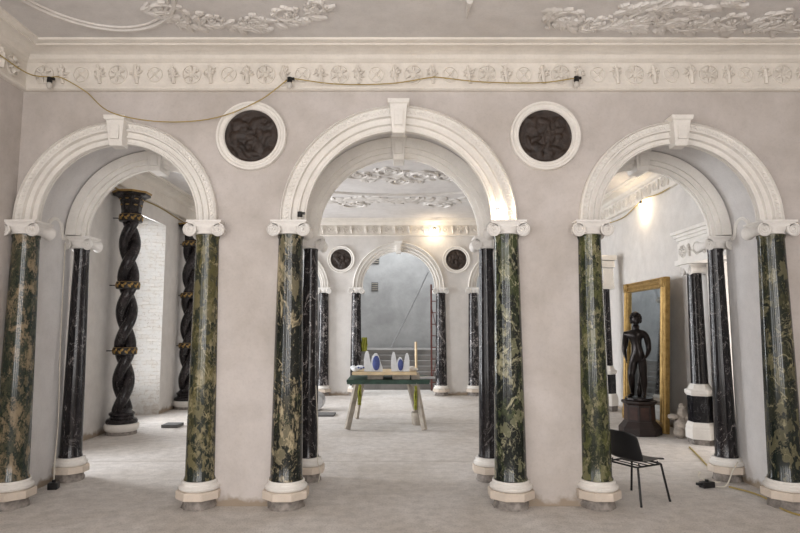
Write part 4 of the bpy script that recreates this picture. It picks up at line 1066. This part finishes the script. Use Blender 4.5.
# ------------------------------------------------------------------ festoon lamps
def lamp(loc, label, lit, power=0, k=1.0):
    t = thing('festoon_lamp', label, 'lamp', loc); t.scale = (k, k, k)
    bm = NB(); lathe(bm, [(0.018, 0.035), (0.028, 0.03), (0.030, -0.02), (0.022, -0.03)], 14); box(bm, (0.03, 0, 0.015), (0.05, 0.03, 0.025)); obj('lamp_holder', bm, M_glassb if k == 1.0 else M_mwhite, t, True, angle=40)
    bm = NB(); sphere(bm, (0, 0, -0.062), (0.033, 0.033, 0.042), 14, 10); obj('bulb', bm, M_lit if lit else M_unlit, t, True)
    if lit:
        l = bpy.data.lights.new('bulb_light', 'POINT'); l.energy = power; l.color = (1.0, 0.80, 0.55); l.shadow_soft_size = 0.04
        o = bpy.data.objects.new('bulb_light', l); COL.objects.link(o); o.parent = t; o.location = (0, 0, -0.13)
lamp((-3.96, 6.555, 4.71), 'unlit festoon lamp holder on the cornice at far left', False)
lamp((-1.235, 6.555, 4.71), 'unlit festoon lamp on cornice above left roundel', False)
lamp((2.02, 6.555, 4.72), 'unlit black lamp holder on cornice above right roundel', False)
lamp((-1.10, 6.60, 3.17), 'small unlit lamp on the capital left of the middle arch', False)
lamp((1.10, 6.59, 3.225), 'small lit bulb at the springing of the middle arch, right side', True, 3, 0.75)
lamp((5.24, 12.75, 4.62), 'bright lit bulb high on the right wall above the mirror', True, 13)
lamp((1.04, 17.2, 4.80), 'glowing bulb on the far cornice right of the far keystone', True, 5)
Yc = 6.59
cable('festoon_cable', [(-4.245, 5.5, 4.84), (-4.24, 6.1, 4.80), (-4.16, 6.48, 4.755), (-3.96, 6.55, 4.745), (-3.83, 6.56, 4.74), (-3.55, 6.57, 4.58), (-3.20, 6.47, 4.30), (-2.70, 6.60, 4.24), (-2.10, 6.60, 4.28), (-1.6, 6.60, 4.48), (-1.235, 6.555, 4.735)], 0.0065, M_cable, 'yellow cable sagging from cornice across the left keystone to left roundel')
cable('festoon_cable', [(-1.235, 6.555, 4.735), (-0.7, 6.57, 4.67), (-0.1, 6.58, 4.68), (0.35, 6.58, 4.75), (0.45, 6.58, 4.755), (0.95, 6.58, 4.70), (1.6, 6.58, 4.69), (2.02, 6.555, 4.735)], 0.0065, M_cable, 'yellow cable along the cornice above the middle arch')
cable('festoon_cable', [(4.9, 17.2, 4.75), (5.27, 15.5, 4.60), (5.27, 14.0, 4.50), (5.27, 13.3, 4.58), (5.24, 12.55, 4.66), (5.27, 11.8, 4.62), (5.27, 10.6, 4.68), (5.27, 9.0, 4.6)], 0.012, M_cable, 'cable strung along the right wall cornice past the lit bulb')
cable('festoon_cable', [(-5.365, 9.5, 4.62), (-5.365, 11.5, 4.56), (-5.365, 13.2, 4.62), (-5.365, 15.0, 4.55), (-5.365, 17.0, 4.62)], 0.012, M_cable, 'cable strung along the left wall above the twisted columns')

# ------------------------------------------------------------------ stair hall behind the far arch
bm = NB()
for k in range(7): box(bm, (0.15, 19.4 + k * 0.28 + 0.9, 0.17 * (k + 0.5)), (3.4, 2.2, 0.17))
o = obj('stairs', bm, M_step, bevel=0.01); tag(o, 'flight of grey stone steps beyond the far middle arch', 'stairs')
cable('hand_rail', [(1.05, 21.3, 3.93), (0.465, 21.3, 2.70), (-0.155, 21.3, 1.46), (-0.25, 21.3, 1.23)], 0.035, M_pole, 'diagonal grey pole slanting down across the grey stair hall wall')['category'] = 'pole'
t = thing('scaffold_tower', 'red-brown scaffold tower at right of the far middle arch', 'scaffold', (1.13, 18.9, 0))
for x in (-0.10, 0.16):
    bm = NB(); tube(bm, [(x, 0, 0), (x, 0, 3.3)], 0.028, 8); obj('pole', bm, M_redsteel, t, True)
for k in range(9):
    bm = NB(); tube(bm, [(-0.10, 0, 0.25 + k * 0.36), (0.16, 0, 0.25 + k * 0.36)], 0.016, 6); obj('rung', bm, M_redsteel, t, True)
bm = NB(); tube(bm, [(-0.10, 0, 0.3), (0.16, 0, 1.4)], 0.012, 6); tube(bm, [(0.16, 0, 1.5), (-0.10, 0, 2.6)], 0.012, 6); obj('brace', bm, M_redsteel, t, True)
for z, w_, lab in ((3.55, 0.22, 'small square dark vent on stair hall wall, lower one'), (4.62, 0.30, 'dark slot high on stair hall wall, upper one')):
    t = thing('wall_vent', lab, 'vent', (-0.93, 23.5, z))
    bm = NB(); box(bm, (0, -0.01, 0), (w_ + 0.04, 0.02, 0.34)); obj('vent_frame', bm, M_boardg, t)
    bm = NB()
    for k in range(4): box(bm, (0, -0.03, -0.12 + k * 0.08), (w_, 0.02, 0.03))
    obj('vent_slats', bm, M_old, t)
